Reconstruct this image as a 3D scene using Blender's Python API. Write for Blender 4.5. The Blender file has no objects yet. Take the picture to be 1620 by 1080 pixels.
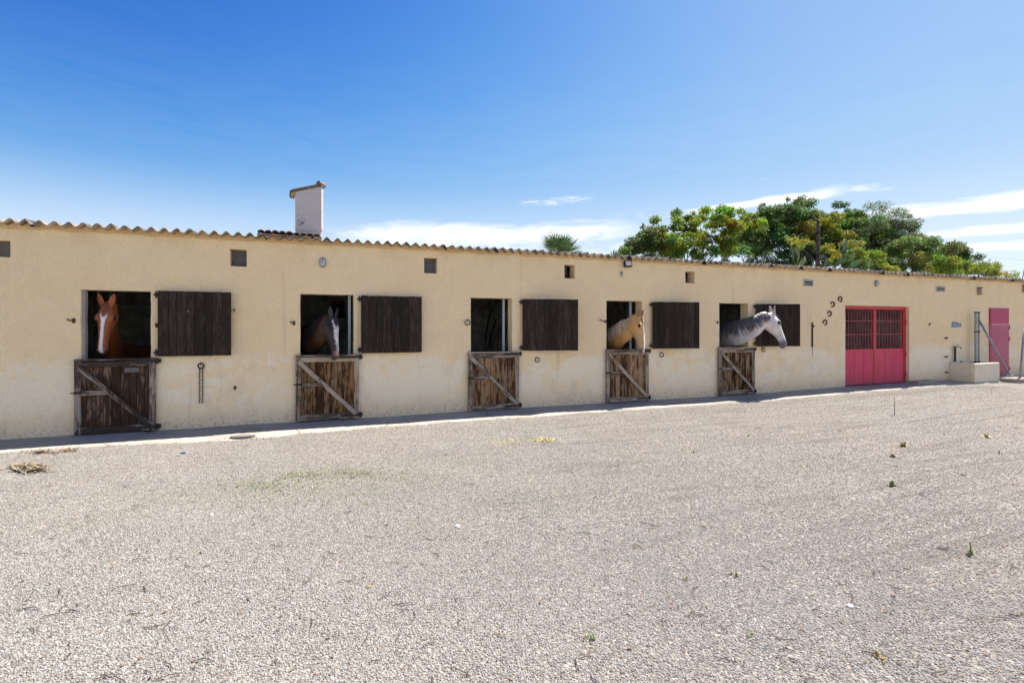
import bpy, bmesh, math, random
import numpy as np
from mathutils import Vector, Matrix, Euler, noise

SC = bpy.context.scene
COL = SC.collection
rad = math.radians

# ------------------------------------------------------------------ camera, sky, sun, exposure
CAM_H, CAM_D, FOC, YAW = 1.63, 9.25, 800.0, rad(20.93)
cam_data = bpy.data.cameras.new("camera")
cam = bpy.data.objects.new("camera", cam_data)
COL.objects.link(cam)
cam.location = (0, -CAM_D, CAM_H)
cam.rotation_euler = (rad(90), 0, -YAW)
cam_data.sensor_width = 36.0
cam_data.lens = 36.0 * FOC / 1620.0
cam_data.shift_y = -22.0 / 1620.0
cam_data.clip_start = 0.05
cam_data.clip_end = 2000.0
SC.camera = cam

FWD = Vector((math.sin(YAW), math.cos(YAW), 0))
RGT = Vector((math.cos(YAW), -math.sin(YAW), 0))


def at(px, py, Y):
    """world point seen at photo pixel (px, py) on the vertical plane y = Y (wall front is y = 0)"""
    d = FWD + RGT * ((px - 810) / FOC) + Vector((0, 0, 1)) * ((518 - py) / FOC)
    t = (Y + CAM_D) / d.y
    return cam.location + d * t


def on_ground(px, py, z=0.0):
    d = FWD + RGT * ((px - 810) / FOC) + Vector((0, 0, 1)) * ((518 - py) / FOC)
    return cam.location + d * ((z - CAM_H) / d.z)


SUN_DIR = Vector((0.55, 0.155, 1.0)).normalized()
SUN_EL = math.asin(SUN_DIR.z)
SUN_ROT = math.atan2(SUN_DIR.x, SUN_DIR.y)
sun_data = bpy.data.lights.new("sun", 'SUN')
sun_data.energy = 3.0
sun_data.angle = rad(0.53)
sun_data.color = (1.0, 0.935, 0.83)
sun = bpy.data.objects.new("sun", sun_data)
COL.objects.link(sun)
sun.rotation_euler = SUN_DIR.to_track_quat('Z', 'Y').to_euler()
sun.location = (10, 5, 30)


class NT:
    """tiny helper for node trees"""
    def __init__(self, tree):
        self.t = tree

    def n(self, kind, inputs=None, **props):
        nd = self.t.nodes.new(kind)
        for k, v in props.items():
            setattr(nd, k, v)
        for k, v in (inputs or {}).items():
            s = nd.inputs[k]
            if hasattr(v, 'is_output') or isinstance(v, bpy.types.NodeSocket):
                self.t.links.new(v, s)
            else:
                s.default_value = v
        return nd

    def math(self, op, a, b=None, c=None, clamp=False):
        ins = {0: a}
        if b is not None:
            ins[1] = b
        if c is not None:
            ins[2] = c
        nd = self.n('ShaderNodeMath', ins, operation=op)
        nd.use_clamp = clamp
        return nd.outputs[0]

    def smooth(self, v, lo, hi, tmin=0.0, tmax=1.0):
        nd = self.n('ShaderNodeMapRange', {0: v, 1: lo, 2: hi, 3: tmin, 4: tmax}, interpolation_type='SMOOTHSTEP')
        return nd.outputs[0]

    def lin(self, v, lo, hi, tmin=0.0, tmax=1.0):
        nd = self.n('ShaderNodeMapRange', {0: v, 1: lo, 2: hi, 3: tmin, 4: tmax})
        return nd.outputs[0]

    def mix(self, f, a, b, blend='MIX'):
        nd = self.t.nodes.new('ShaderNodeMix')
        nd.data_type = 'RGBA'
        nd.blend_type = blend
        for k, v in ((0, f), (6, a), (7, b)):
            s = nd.inputs[k]
            if isinstance(v, bpy.types.NodeSocket):
                self.t.links.new(v, s)
            else:
                if k and len(v) == 3:
                    v = (*v, 1)
                s.default_value = v
        return nd.outputs[2]

    def noise(self, vec, scale, detail=4.0, rough=0.55, dist=0.0):
        nd = self.n('ShaderNodeTexNoise', {'Scale': scale, 'Detail': detail, 'Roughness': rough, 'Distortion': dist})
        if vec is not None:
            self.t.links.new(vec, nd.inputs['Vector'])
        return nd.outputs[0]

    def mapping(self, vec, scale=(1, 1, 1), loc=(0, 0, 0), rot=(0, 0, 0)):
        return self.n('ShaderNodeMapping', {'Vector': vec, 'Scale': scale, 'Location': loc, 'Rotation': rot}).outputs[0]


def ang(px, py):
    """azimuth from +Y (towards +X) and elevation of a photo pixel, in degrees"""
    az = math.degrees(YAW + math.atan((px - 810) / FOC))
    el = math.degrees(math.atan((518 - py) / math.hypot(FOC, px - 810)))
    return az, el


world = bpy.data.worlds.new("World")
SC.world = world
world.use_nodes = True
w = NT(world.node_tree)
world.node_tree.nodes.clear()
sky = w.n('ShaderNodeTexSky', sky_type='NISHITA')
sky.sun_disc = False
sky.sun_elevation = SUN_EL
sky.sun_rotation = SUN_ROT
sky.altitude = 50
sky.air_density = 1.0
sky.dust_density = 0.6
sky.ozone_density = 2.2
# clear dry air: the same per-channel curve everywhere deepens the blue away from the horizon
ss = w.n('ShaderNodeSeparateColor', {0: sky.outputs[0]})
chan = []
for k, (g, half, peak) in enumerate(((4.4, 2.30, 1.06), (3.7, 2.90, 1.51), (4.0, 3.25, 1.95))):
    p = w.math('POWER', ss.outputs[k], g)
    chan.append(w.math('MULTIPLY', w.math('DIVIDE', p, w.math('ADD', p, half ** g)), peak))
skycol = w.n('ShaderNodeCombineColor', {0: chan[0], 1: chan[1], 2: chan[2]}).outputs[0]
co = w.n('ShaderNodeTexCoord').outputs['Generated']
sx = w.n('ShaderNodeSeparateXYZ', {0: co})
az = w.math('DEGREES', w.math('ARCTAN2', sx.outputs[0], sx.outputs[1]))
el = w.math('DEGREES', w.math('ARCSINE', sx.outputs[2]))
azel = w.n('ShaderNodeCombineXYZ', {0: az, 1: el, 2: 0.0}).outputs[0]
wisp = w.noise(w.mapping(azel, (0.10, 0.55, 1), rot=(0, 0, rad(-4))), 1.0, 7, 0.62, 0.8)
fine = w.noise(w.mapping(azel, (0.35, 1.5, 1), rot=(0, 0, rad(8))), 1.0, 6, 0.65, 0.6)
# cloud bands: (pixel a, pixel b, half thickness at a, at b in degrees, strength, raggedness)
bands = [
    ((490, 370), (1020, 360), 1.7, 1.25, 0.95, 0.4),
    ((560, 392), (1060, 392), 1.9, 1.6, 0.62, 0.6),
    ((1070, 338), (1335, 300), 0.3, 0.7, 1.05, 0.25),
    ((1290, 306), (1440, 288), 0.5, 0.5, 0.6, 0.9),
    ((1340, 345), (1700, 308), 0.55, 1.0, 0.95, 0.4),
    ((1400, 378), (1700, 352), 0.5, 0.75, 0.9, 0.45),
    ((1480, 394), (1700, 384), 0.35, 0.6, 0.85, 0.3),
    ((815, 322), (940, 312), 0.6, 0.5, 0.75, 0.9),
    ((1150, 288), (1215, 284), 0.35, 0.3, 0.4, 1.1),
    ((900, 350), (1400, 345), 2.0, 2.4, 0.28, 0.7),
]
total = None
for (a, b, h0, h1, st, rg) in bands:
    a0, e0 = ang(*a)
    a1, e1 = ang(*b)
    t = w.math('DIVIDE', w.math('SUBTRACT', az, a0), a1 - a0)
    tc = w.math('MINIMUM', w.math('MAXIMUM', t, 0.0), 1.0)
    line = w.math('MULTIPLY_ADD', tc, e1 - e0, e0)
    wob = w.math('MULTIPLY', w.math('SUBTRACT', wisp, 0.5), 1.6 * max(h0, h1))
    hh = w.math('MULTIPLY_ADD', tc, h1 - h0, h0)
    dv = w.math('DIVIDE', w.math('ABSOLUTE', w.math('SUBTRACT', w.math('ADD', el, wob), line)), hh)
    m = w.smooth(dv, 1.25, 0.15)
    end = w.math('MULTIPLY', w.smooth(t, -0.06, 0.25), w.smooth(t, 1.12, 0.78))
    m = w.math('MULTIPLY', m, end)
    rag = w.smooth(fine, 0.5 - 0.35 + 0.3 * rg, 0.5 + 0.12 + 0.12 * rg)
    m = w.math('MULTIPLY', m, w.math('MULTIPLY_ADD', rag, min(rg, 1.0), 1.0 - min(rg, 1.0)))
    m = w.math('MULTIPLY', m, st)
    total = m if total is None else w.math('MAXIMUM', total, m)
# cirrus added out of view to whiten the light on the wall, plus horizon haze
away = w.math('MAXIMUM', w.smooth(az, -32, -55), w.smooth(az, 70, 95))     # azimuths outside the camera's view
hazy = w.smooth(el, 17, 1, 0, 0.5)
gen = w.math('MULTIPLY', w.math('MULTIPLY', w.smooth(wisp, 0.36, 0.56), w.smooth(el, 32, 16)), w.math('MULTIPLY_ADD', away, 0.85, 0.02))
gen = w.math('MAXIMUM', gen, hazy)
total = w.math('MAXIMUM', total, gen)
CLOUD_R, CLOUD_G, CLOUD_B = 2.4, 2.4, 2.4
cloudy = w.mix(w.math('MINIMUM', total, 0.93), skycol, (CLOUD_R, CLOUD_G, CLOUD_B))
bg = w.n('ShaderNodeBackground', {'Color': cloudy, 'Strength': 0.12})
wo = w.n('ShaderNodeOutputWorld', {'Surface': bg.outputs[0]})

SC.view_settings.view_transform = 'Standard'
SC.view_settings.look = 'None'
SC.view_settings.exposure = 2.1
SC.view_settings.gamma = 1.0
SC.view_settings.use_curve_mapping = False
SC.render.engine = 'CYCLES'
SC.cycles.max_bounces = 8
SC.cycles.diffuse_bounces = 5
SC.cycles.use_denoising = True

# ------------------------------------------------------------------ mesh and object helpers
def tag(o, label=None, cat=None, group=None, kind=None):
    if label:
        o["label"] = label
    if cat:
        o["category"] = cat
    if group:
        o["group"] = group
    if kind or cat:
        o["kind"] = kind or 'thing'
    return o


def thing(name, label, cat, loc=(0, 0, 0), rz=0.0, group=None):
    o = bpy.data.objects.new(name, None)
    o.empty_display_size = 0.2
    COL.objects.link(o)
    o.location = loc
    o.rotation_euler = (0, 0, rz)
    return tag(o, label, cat, group)


def basis(o):
    m = Matrix.Identity(4)
    while o is not None:
        m = o.matrix_basis @ m
        o = o.parent
    return m


class MB:
    """collects shapes; build() links them as ONE mesh object"""
    def __init__(self):
        self.v, self.f = [], []

    def add(self, vs, fs):
        k = len(self.v)
        self.v.extend([tuple(p) for p in vs])
        self.f.extend([tuple(i + k for i in q) for q in fs])

    def box(self, a, b, ch=0.0, M=None, jit=None):
        """axis box from corner a to corner b; ch chamfers the four long edges"""
        x0, x1 = sorted((a[0], b[0])); y0, y1 = sorted((a[1], b[1])); z0, z1 = sorted((a[2], b[2]))
        if ch <= 0:
            vs = [Vector((x, y, z)) for z in (z0, z1) for y in (y0, y1) for x in (x0, x1)]
            fs = [(0, 2, 3, 1), (4, 5, 7, 6), (0, 1, 5, 4), (2, 6, 7, 3), (0, 4, 6, 2), (1, 3, 7, 5)]
        else:
            bm = bmesh.new()
            bmesh.ops.create_cube(bm, size=1)
            for q in bm.verts:
                q.co = Vector((x0 + (q.co.x + .5) * (x1 - x0), y0 + (q.co.y + .5) * (y1 - y0), z0 + (q.co.z + .5) * (z1 - z0)))
            bmesh.ops.bevel(bm, geom=bm.edges[:], offset=ch, segments=1, affect='EDGES', profile=0.5)
            bm.verts.index_update()
            vs = [q.co.copy() for q in bm.verts]
            fs = [tuple(q.index for q in fc.verts) for fc in bm.faces]
            bm.free()
        if jit:
            vs = [q + Vector((random.uniform(-jit, jit), random.uniform(-jit, jit), random.uniform(-jit, jit))) for q in vs]
        if M is not None:
            vs = [M @ q for q in vs]
        self.add(vs, fs)
        return self

    def tube(self, pts, r, n=8, cap=True):
        pts = [Vector(p) for p in pts]
        rs = list(r) if isinstance(r, (list, tuple)) else [r] * len(pts)
        vs, fs = [], []
        up = None
        for i, p in enumerate(pts):
            t = (pts[min(i + 1, len(pts) - 1)] - pts[max(i - 1, 0)]).normalized()
            if up is None:
                up = Vector((0, 0, 1)) if abs(t.z) < 0.9 else Vector((0, 1, 0))
            u = (up - t * up.dot(t))
            u = u.normalized() if u.length > 1e-5 else t.orthogonal().normalized()
            up = u
            wv = t.cross(u)
            for k in range(n):
                a = 2 * math.pi * k / n
                vs.append(p + (u * math.cos(a) + wv * math.sin(a)) * rs[i])
        for i in range(len(pts) - 1):
            for k in range(n):
                a, b = i * n + k, i * n + (k + 1) % n
                fs.append((a, b, b + n, a + n))
        if cap:
            fs.append(tuple(reversed(range(n))))
            fs.append(tuple(range((len(pts) - 1) * n, len(pts) * n)))
        self.add(vs, fs)
        return self

    def rings(self, rings, cap=True):
        n = len(rings[0])
        vs = [p for r in rings for p in r]
        fs = []
        for i in range(len(rings) - 1):
            for k in range(n):
                a, b = i * n + k, i * n + (k + 1) % n
                fs.append((a, b, b + n, a + n))
        if cap:
            fs.append(tuple(reversed(range(n))))
            fs.append(tuple(range((len(rings) - 1) * n, len(rings) * n)))
        self.add(vs, fs)
        return self

    def prism(self, poly, y0, y1, M=None):
        """outline in x, z extruded from y0 to y1"""
        n = len(poly)
        vs = [Vector((p[0], y0, p[1])) for p in poly] + [Vector((p[0], y1, p[1])) for p in poly]
        fs = [tuple(range(n)), tuple(reversed(range(n, 2 * n)))]
        fs += [(i, i + n, (i + 1) % n + n, (i + 1) % n) for i in range(n)]
        if M is not None:
            vs = [M @ q for q in vs]
        self.add(vs, fs)
        return self

    def build(self, name, mat=None, parent=None, smooth=False, local=False, fixn=True):
        me = bpy.data.meshes.new(name)
        me.from_pydata([tuple(p) for p in self.v], [], self.f)
        if parent is not None and not local:
            me.transform(basis(parent).inverted())
        if fixn:
            bm = bmesh.new(); bm.from_mesh(me)
            bmesh.ops.recalc_face_normals(bm, faces=bm.faces)
            bm.to_mesh(me); bm.free()
        if mat is not None:
            me.materials.append(mat)
        if smooth:
            me.polygons.foreach_set("use_smooth", [True] * len(me.polygons))
        me.update()
        o = bpy.data.objects.new(name, me)
        COL.objects.link(o)
        o.parent = parent
        return o


# ------------------------------------------------------------------ materials
def new_mat(name):
    m = bpy.data.materials.new(name)
    m.use_nodes = True
    t = m.node_tree
    t.nodes.clear()
    h = NT(t)
    p = h.n('ShaderNodeBsdfPrincipled')
    h.n('ShaderNodeOutputMaterial', {'Surface': p.outputs[0]})
    h.p = p
    return m, h


def setp(h, **kw):
    for k, v in kw.items():
        s = h.p.inputs[k.replace('_', ' ')]
        if isinstance(v, bpy.types.NodeSocket):
            h.t.links.new(v, s)
        else:
            if k == 'Base_Color' and len(v) == 3:
                v = (*v, 1)
            s.default_value = v


def bump(h, height, dist, strength=1.0):
    b = h.n('ShaderNodeBump', {'Height': height, 'Distance': dist, 'Strength': strength})
    h.t.links.new(b.outputs[0], h.p.inputs['Normal'])


def obj_co(h):
    return h.n('ShaderNodeTexCoord').outputs['Object']


def world_co(h):
    return h.n('ShaderNodeNewGeometry').outputs['Position']


def plain(name, col, rough=0.7, metal=0.0, var=0.12, scale=18.0, bmp=0.0):
    m, h = new_mat(name)
    c = world_co(h)
    n1 = h.noise(c, scale, 5, 0.6)
    dark = tuple(x * (1 - var * 1.6) for x in col)
    lite = tuple(min(1, x * (1 + var)) for x in col)
    setp(h, Base_Color=h.mix(h.smooth(n1, 0.3, 0.7), dark, lite), Roughness=rough, Metallic=metal)
    if bmp:
        bump(h, n1, bmp)
    return m


def plaster(name, base, pale, grime, zmarks=True):
    m, h = new_mat(name)
    c = world_co(h)
    z = h.n('ShaderNodeSeparateXYZ', {0: c}).outputs[2]
    big = h.noise(c, 0.55, 4, 0.6, 0.4)
    mid = h.noise(c, 3.0, 5, 0.6, 0.3)
    grain = h.noise(c, 46, 4, 0.65)
    col = h.mix(h.smooth(mid, 0.32, 0.7), tuple(x * 0.95 for x in base), base)
    col = h.mix(h.math('MULTIPLY', h.smooth(h.noise(h.mapping(c, loc=(7, 3, 1)), 0.9, 5, 0.6), 0.45, 0.7), 0.35), col, tuple(x * y for x, y in zip(base, (0.97, 0.9, 0.82))))
    if zmarks:
        # whitish re-rendered areas on the lower wall with soft ragged outlines
        zz = h.math('ADD', z, h.math('MULTIPLY', h.math('SUBTRACT', mid, 0.5), 0.35))
        band = h.math('MULTIPLY', h.smooth(zz, 1.32, 0.98), h.smooth(zz, 0.22, 0.5))
        rep = h.smooth(h.noise(h.mapping(c, (0.9, 1, 1.5), loc=(2.4, 0, 0.3)), 1.15, 6, 0.64, 0.7), 0.455, 0.50)
        col = h.mix(h.math('MULTIPLY', h.math('MULTIPLY', band, rep), 0.66), col, pale)
        old = h.smooth(h.noise(h.mapping(c, (1.3, 1, 1.0), loc=(9.1, 2, 4.3)), 1.6, 6, 0.66, 0.7), 0.56, 0.63)
        col = h.mix(h.math('MULTIPLY', h.math('MULTIPLY', h.smooth(zz, 1.5, 0.8), old), 0.30), col, (0.66, 0.46, 0.27))
        scuff = h.smooth(h.noise(h.mapping(c, (4, 4, 2.2), loc=(1, 5, 2)), 1.0, 6, 0.72, 0.5), 0.6, 0.72)
        col = h.mix(h.math('MULTIPLY', h.math('MULTIPLY', h.smooth(zz, 1.0, 0.3), scuff), 0.38), col, grime)
        low = h.smooth(zz, 1.15, 0.75)
        col = h.mix(h.math('MULTIPLY', low, 0.3), col, pale)
        # splash dirt at the foot, specks and long vertical runs
        foot = h.smooth(zz, 0.36, 0.02)
        sp = h.smooth(h.noise(c, 17, 5, 0.7), 0.5, 0.66)
        col = h.mix(h.math('MULTIPLY', foot, h.math('MULTIPLY_ADD', sp, 0.6, 0.14)), col, grime)
        runs = h.smooth(h.noise(h.mapping(c, (5, 5, 0.35)), 1.0, 4, 0.6), 0.6, 0.75)
        col = h.mix(h.math('MULTIPLY', runs, 0.22), col, grime)
        spk = h.smooth(h.noise(h.mapping(c, loc=(3, 1, 9)), 9, 3, 0.6), 0.72, 0.78)
        col = h.mix(h.math('MULTIPLY', spk, 0.45), col, grime)
        # ochre blotches strengthening towards the eave
        eave = h.math('MULTIPLY', h.smooth(z, 2.75, 3.1), h.smooth(h.noise(h.mapping(c, (2.2, 2.2, 0.5)), 1.2, 4, 0.6), 0.42, 0.68))
        col = h.mix(h.math('MULTIPLY', eave, 0.35), col, (0.62, 0.43, 0.2))
    col = h.mix(h.smooth(grain, 0.35, 0.62), tuple(0.86 * 1 for _ in range(3)), (1.0, 1.0, 1.0), 'MIX') if False else col
    gm = h.mix(h.smooth(grain, 0.3, 0.6), (0.89, 0.88, 0.87), (1.02, 1.02, 1.02))
    col = h.mix(1.0, col, gm, 'MULTIPLY')
    setp(h, Base_Color=col, Roughness=0.95)
    setp(h, Specular_IOR_Level=0.15)
    hgt = h.math('ADD', h.math('MULTIPLY', grain, 0.7), h.math('MULTIPLY', h.noise(c, 14, 4, 0.6), 0.9))
    bump(h, hgt, 0.02, 0.8)
    return m


def wood(name, stain, bare, grey, worn, axis=2, rough=0.85, grain=1.0, thr=0.5):
    """old stained boards: stain worn through to bare and silvered timber along the grain"""
    m, h = new_mat(name)
    c = obj_co(h)
    rnd = h.n('ShaderNodeObjectInfo').outputs['Random']
    off = h.n('ShaderNodeCombineXYZ', {0: h.math('MULTIPLY', rnd, 37.0), 1: 0.0, 2: h.math('MULTIPLY', rnd, 11.0)}).outputs[0]
    cc = h.n('ShaderNodeVectorMath', {0: c, 1: off}, operation='ADD').outputs[0]
    s1 = [26, 26, 26]; s1[axis] = 2.2
    s2 = [90, 90, 90]; s2[axis] = 5.0
    s3 = [7, 7, 7]; s3[axis] = 2.4
    n1 = h.noise(h.mapping(cc, s1), 1.0, 6, 0.65, 0.4)
    n2 = h.noise(h.mapping(cc, s2), 1.0, 3, 0.6)
    n3 = h.noise(h.mapping(cc, s3), 1.0, 6, 0.68, 0.8)
    v = h.math('ADD', h.math('MULTIPLY', n1, 0.5), h.math('MULTIPLY', n3, 0.5))
    v = h.math('ADD', v, h.math('MULTIPLY', h.math('SUBTRACT', rnd, 0.5), 0.07))
    wmask = h.smooth(v, thr - 0.02, thr + 0.06)
    b = h.mix(h.smooth(n3, 0.4, 0.62), bare, grey)
    col = h.mix(h.math('MULTIPLY', wmask, worn), stain, b)
    dk = h.math('MULTIPLY_ADD', h.smooth(n2, 0.25, 0.65), 0.55 * grain, 1 - 0.55 * grain)
    col = h.mix(1.0, col, h.n('ShaderNodeCombineColor', {0: dk, 1: dk, 2: dk}).outputs[0], 'MULTIPLY')
    tone = h.math('MULTIPLY_ADD', rnd, 0.35, 0.82)
    col = h.mix(1.0, col, h.n('ShaderNodeCombineColor', {0: tone, 1: tone, 2: tone}).outputs[0], 'MULTIPLY')
    setp(h, Base_Color=col, Roughness=rough, Specular_IOR_Level=0.12)
    bump(h, h.math('ADD', h.math('MULTIPLY', n2, 0.6), n1), 0.006, 0.7)
    return m


MW = {}
MW['wall'] = plaster('plaster_cream', (0.93, 0.74, 0.455), (0.93, 0.83, 0.645), (0.30, 0.24, 0.17))
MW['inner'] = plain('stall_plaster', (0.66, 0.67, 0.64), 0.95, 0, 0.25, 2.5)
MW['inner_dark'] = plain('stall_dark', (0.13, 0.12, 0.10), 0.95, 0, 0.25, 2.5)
MW['fibro_top'] = plain('weathered_roof', (0.17, 0.15, 0.13), 0.95, 0, 0.5, 4.0, 0.004)
MW['lap_shade'] = plain('sheet_lap_shade', (0.05, 0.042, 0.036), 0.95, 0, 0.4, 9.0)  # shade of the gaps at the sheet laps, put into the colour
MW['fibro'] = plain('fibre_cement', (0.44, 0.375, 0.30), 0.95, 0, 0.4, 5.0, 0.004)
MW['mortar'] = plaster('eave_mortar', (0.72, 0.53, 0.28), (0.8, 0.7, 0.5), (0.3, 0.24, 0.16), False)
MW['iron'] = plain('rusty_iron', (0.045, 0.035, 0.03), 0.75, 0.3, 0.5, 40)
MW['rust'] = plain('brown_rust', (0.16, 0.085, 0.05), 0.9, 0.1, 0.4, 40)
MW['galv'] = plain('galvanised_steel', (0.30, 0.34, 0.37), 0.55, 0.45, 0.2, 25)
MW['paleblue'] = plain('pale_blue_paint', (0.42, 0.50, 0.56), 0.5, 0, 0.15, 20)
MW['shutter'] = wood('shutter_boards', (0.036, 0.026, 0.021), (0.11, 0.06, 0.036), (0.075, 0.058, 0.048), 0.65, 2, 0.8, 0.6, 0.52)
door_woods = [
    ((0.060, 0.036, 0.026), (0.23, 0.125, 0.06), (0.22, 0.155, 0.11), 0.85, 0.535),
    ((0.075, 0.037, 0.018), (0.35, 0.185, 0.072), (0.30, 0.20, 0.115), 0.95, 0.465),
    ((0.075, 0.039, 0.020), (0.33, 0.175, 0.070), (0.32, 0.22, 0.14), 0.95, 0.475),
    ((0.085, 0.043, 0.021), (0.36, 0.20, 0.088), (0.35, 0.255, 0.165), 0.95, 0.465),
    ((0.055, 0.031, 0.018), (0.31, 0.165, 0.070), (0.32, 0.22, 0.135), 0.95, 0.485),
]
frame_woods = [
    ((0.065, 0.048, 0.040), (0.25, 0.18, 0.13), (0.33, 0.28, 0.235), 0.9, 0.50),
    ((0.14, 0.10, 0.072), (0.36, 0.265, 0.18), (0.43, 0.355, 0.275), 0.95, 0.45),
    ((0.14, 0.108, 0.08), (0.36, 0.275, 0.195), (0.43, 0.365, 0.295), 0.95, 0.46),
    ((0.15, 0.11, 0.08), (0.36, 0.275, 0.195), (0.43, 0.365, 0.29), 0.95, 0.46),
    ((0.15, 0.11, 0.08), (0.37, 0.285, 0.20), (0.44, 0.375, 0.30), 0.95, 0.45),
]
for i in range(5):
    s, b, g, wn, th = door_woods[i]
    MW['plank%d' % i] = wood('door_boards_%d' % i, s, b, g, wn, 2, 0.9, 0.75, th)
    s, b, g, wn, th = frame_woods[i]
    MW['stile%d' % i] = wood('door_stile_%d' % i, s, b, g, wn, 2, 0.9, 0.6, th)
    MW['rail%d' % i] = wood('door_rail_%d' % i, s, b, g, wn, 0, 0.9, 0.6, th)


def paint(name, col, worn, amount=0.62, rough=0.5):
    m, h = new_mat(name)
    c = world_co(h)
    n1 = h.noise(h.mapping(c, (9, 9, 1.4)), 1.0, 5, 0.6)
    n2 = h.noise(c, 30, 4, 0.7)
    k = h.mix(h.smooth(n1, 0.3, 0.7), tuple(x * 0.82 for x in col), col)
    k = h.mix(h.smooth(n2, amount, amount + 0.08), k, worn)
    z = h.n('ShaderNodeSeparateXYZ', {0: c}).outputs[2]
    n3 = h.noise(h.mapping(c, (6, 6, 0.8)), 1.0, 5, 0.65)
    k = h.mix(h.math('MULTIPLY', h.smooth(n3, 0.5, 0.68), 0.16), k, tuple(0.6 * x + 0.12 for x in col))
    mud = h.math('MULTIPLY', h.smooth(h.math('ADD', z, h.math('MULTIPLY', n1, 0.35)), 0.46, 0.2), 0.4)
    k = h.mix(mud, k, (0.20, 0.14, 0.12))
    setp(h, Base_Color=k, Roughness=rough)
    bump(h, n1, 0.006, 0.3)
    return m


MW['pink'] = paint('gate_pink_paint', (0.66, 0.026, 0.092), (0.35, 0.05, 0.09))
MW['red'] = paint('gate_red_paint', (0.56, 0.035, 0.05), (0.3, 0.06, 0.05))
MW['redbar'] = paint('bar_red_paint', (0.44, 0.06, 0.07), (0.2, 0.06, 0.05))
MW['magenta'] = paint('door_magenta_paint', (0.46, 0.018, 0.105), (0.3, 0.05, 0.1), 0.66)


# gravel yard and concrete
def gravel_mat():
    m, h = new_mat('gravel_surface')
    c = world_co(h)
    vor = h.n('ShaderNodeTexVoronoi', {'Vector': c, 'Scale': 62.0, 'Randomness': 1.0})
    vor2 = h.n('ShaderNodeTexVoronoi', {'Vector': c, 'Scale': 120.0, 'Randomness': 1.0})
    cellv = h.n('ShaderNodeSeparateColor', {0: vor.outputs['Color']})
    big = h.noise(c, 0.35, 5, 0.6, 0.5)
    mid = h.noise(c, 1.6, 5, 0.65, 0.4)
    col = h.mix(h.smooth(cellv.outputs[0], 0.0, 1.0), (0.158, 0.147, 0.134), (0.258, 0.245, 0.229))
    col = h.mix(h.math('MULTIPLY', h.smooth(cellv.outputs[1], 0.8, 0.95), 0.7), col, (0.115, 0.10, 0.09))
    col = h.mix(h.math('MULTIPLY', h.smooth(cellv.outputs[2], 0.86, 1.0), 0.6), col, (0.47, 0.445, 0.41))
    warm = h.mix(h.smooth(big, 0.35, 0.65), (1.0, 0.985, 0.975), (1.03, 0.975, 0.945))
    col = h.mix(1.0, col, warm, 'MULTIPLY')
    tone = h.mix(h.smooth(mid, 0.3, 0.7), (0.90, 0.90, 0.90), (1.05, 1.05, 1.05))
    col = h.mix(1.0, col, tone, 'MULTIPLY')
    # raked or driven streaks on the right hand side, darker damp grit showing through
    sxyz = h.n('ShaderNodeSeparateXYZ', {0: c})
    st = h.noise(h.mapping(c, (0.5, 8.0, 1), rot=(0, 0, rad(-12))), 1.0, 6, 0.66, 0.8)
    side = h.smooth(sxyz.outputs[0], 0.5, 6.0, 0.25, 1.0)
    col = h.mix(h.math('MULTIPLY', h.math('MULTIPLY', h.smooth(st, 0.52, 0.60), side), 0.7), col, (0.13, 0.115, 0.10))
    # thin green growth and yellow litter patches
    def patch(x, y, rx, ry):
        dx = h.math('DIVIDE', h.math('SUBTRACT', sxyz.outputs[0], x), rx)
        dy = h.math('DIVIDE', h.math('SUBTRACT', sxyz.outputs[1], y), ry)
        d = h.math('SQRT', h.math('ADD', h.math('MULTIPLY', dx, dx), h.math('MULTIPLY', dy, dy)))
        return h.smooth(h.math('ADD', d, h.math('MULTIPLY', h.math('SUBTRACT', mid, 0.5), 1.6)), 1.1, 0.2)
    g1 = on_ground(500, 765); g2 = on_ground(900, 760)
    gr = h.math('MULTIPLY', h.math('MAXIMUM', patch(g1.x, g1.y, 2.6, 0.9), h.math('MULTIPLY', patch(g2.x, g2.y, 2.6, 1.4), 0.5)),
                h.smooth(h.noise(c, 22, 4, 0.7), 0.48, 0.66))
    col = h.mix(h.math('MULTIPLY', gr, 0.55), col, (0.17, 0.19, 0.065))
    setp(h, Base_Color=col, Roughness=0.95, Specular_IOR_Level=0.2)
    d1 = h.math('SUBTRACT', 1.0, vor.outputs['Distance'])
    d2 = h.math('SUBTRACT', 1.0, vor2.outputs['Distance'])
    hgt = h.math('ADD', d1, h.math('MULTIPLY', d2, 0.45))
    bump(h, hgt, 0.012, 1.0)
    return m


MW['gravel'] = gravel_mat()


def stone_mat():
    m, h = new_mat('gravel_stones')
    r = h.n('ShaderNodeObjectInfo').outputs['Random']
    ramp = h.n('ShaderNodeValToRGB', {0: r})
    e = ramp.color_ramp.elements
    e[0].position = 0.0; e[0].color = (0.13, 0.115, 0.10, 1)
    e[1].position = 1.0; e[1].color = (0.385, 0.375, 0.36, 1)
    for p, k in ((0.08, (0.18, 0.168, 0.155)), (0.18, (0.23, 0.218, 0.204)), (0.5, (0.28, 0.268, 0.253)), (0.8, (0.32, 0.308, 0.293))):
        x = e.new(p); x.color = (*k, 1)
    setp(h, Base_Color=ramp.outputs[0], Roughness=0.9, Specular_IOR_Level=0.25)
    return m


MW['stone'] = stone_mat()


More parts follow.
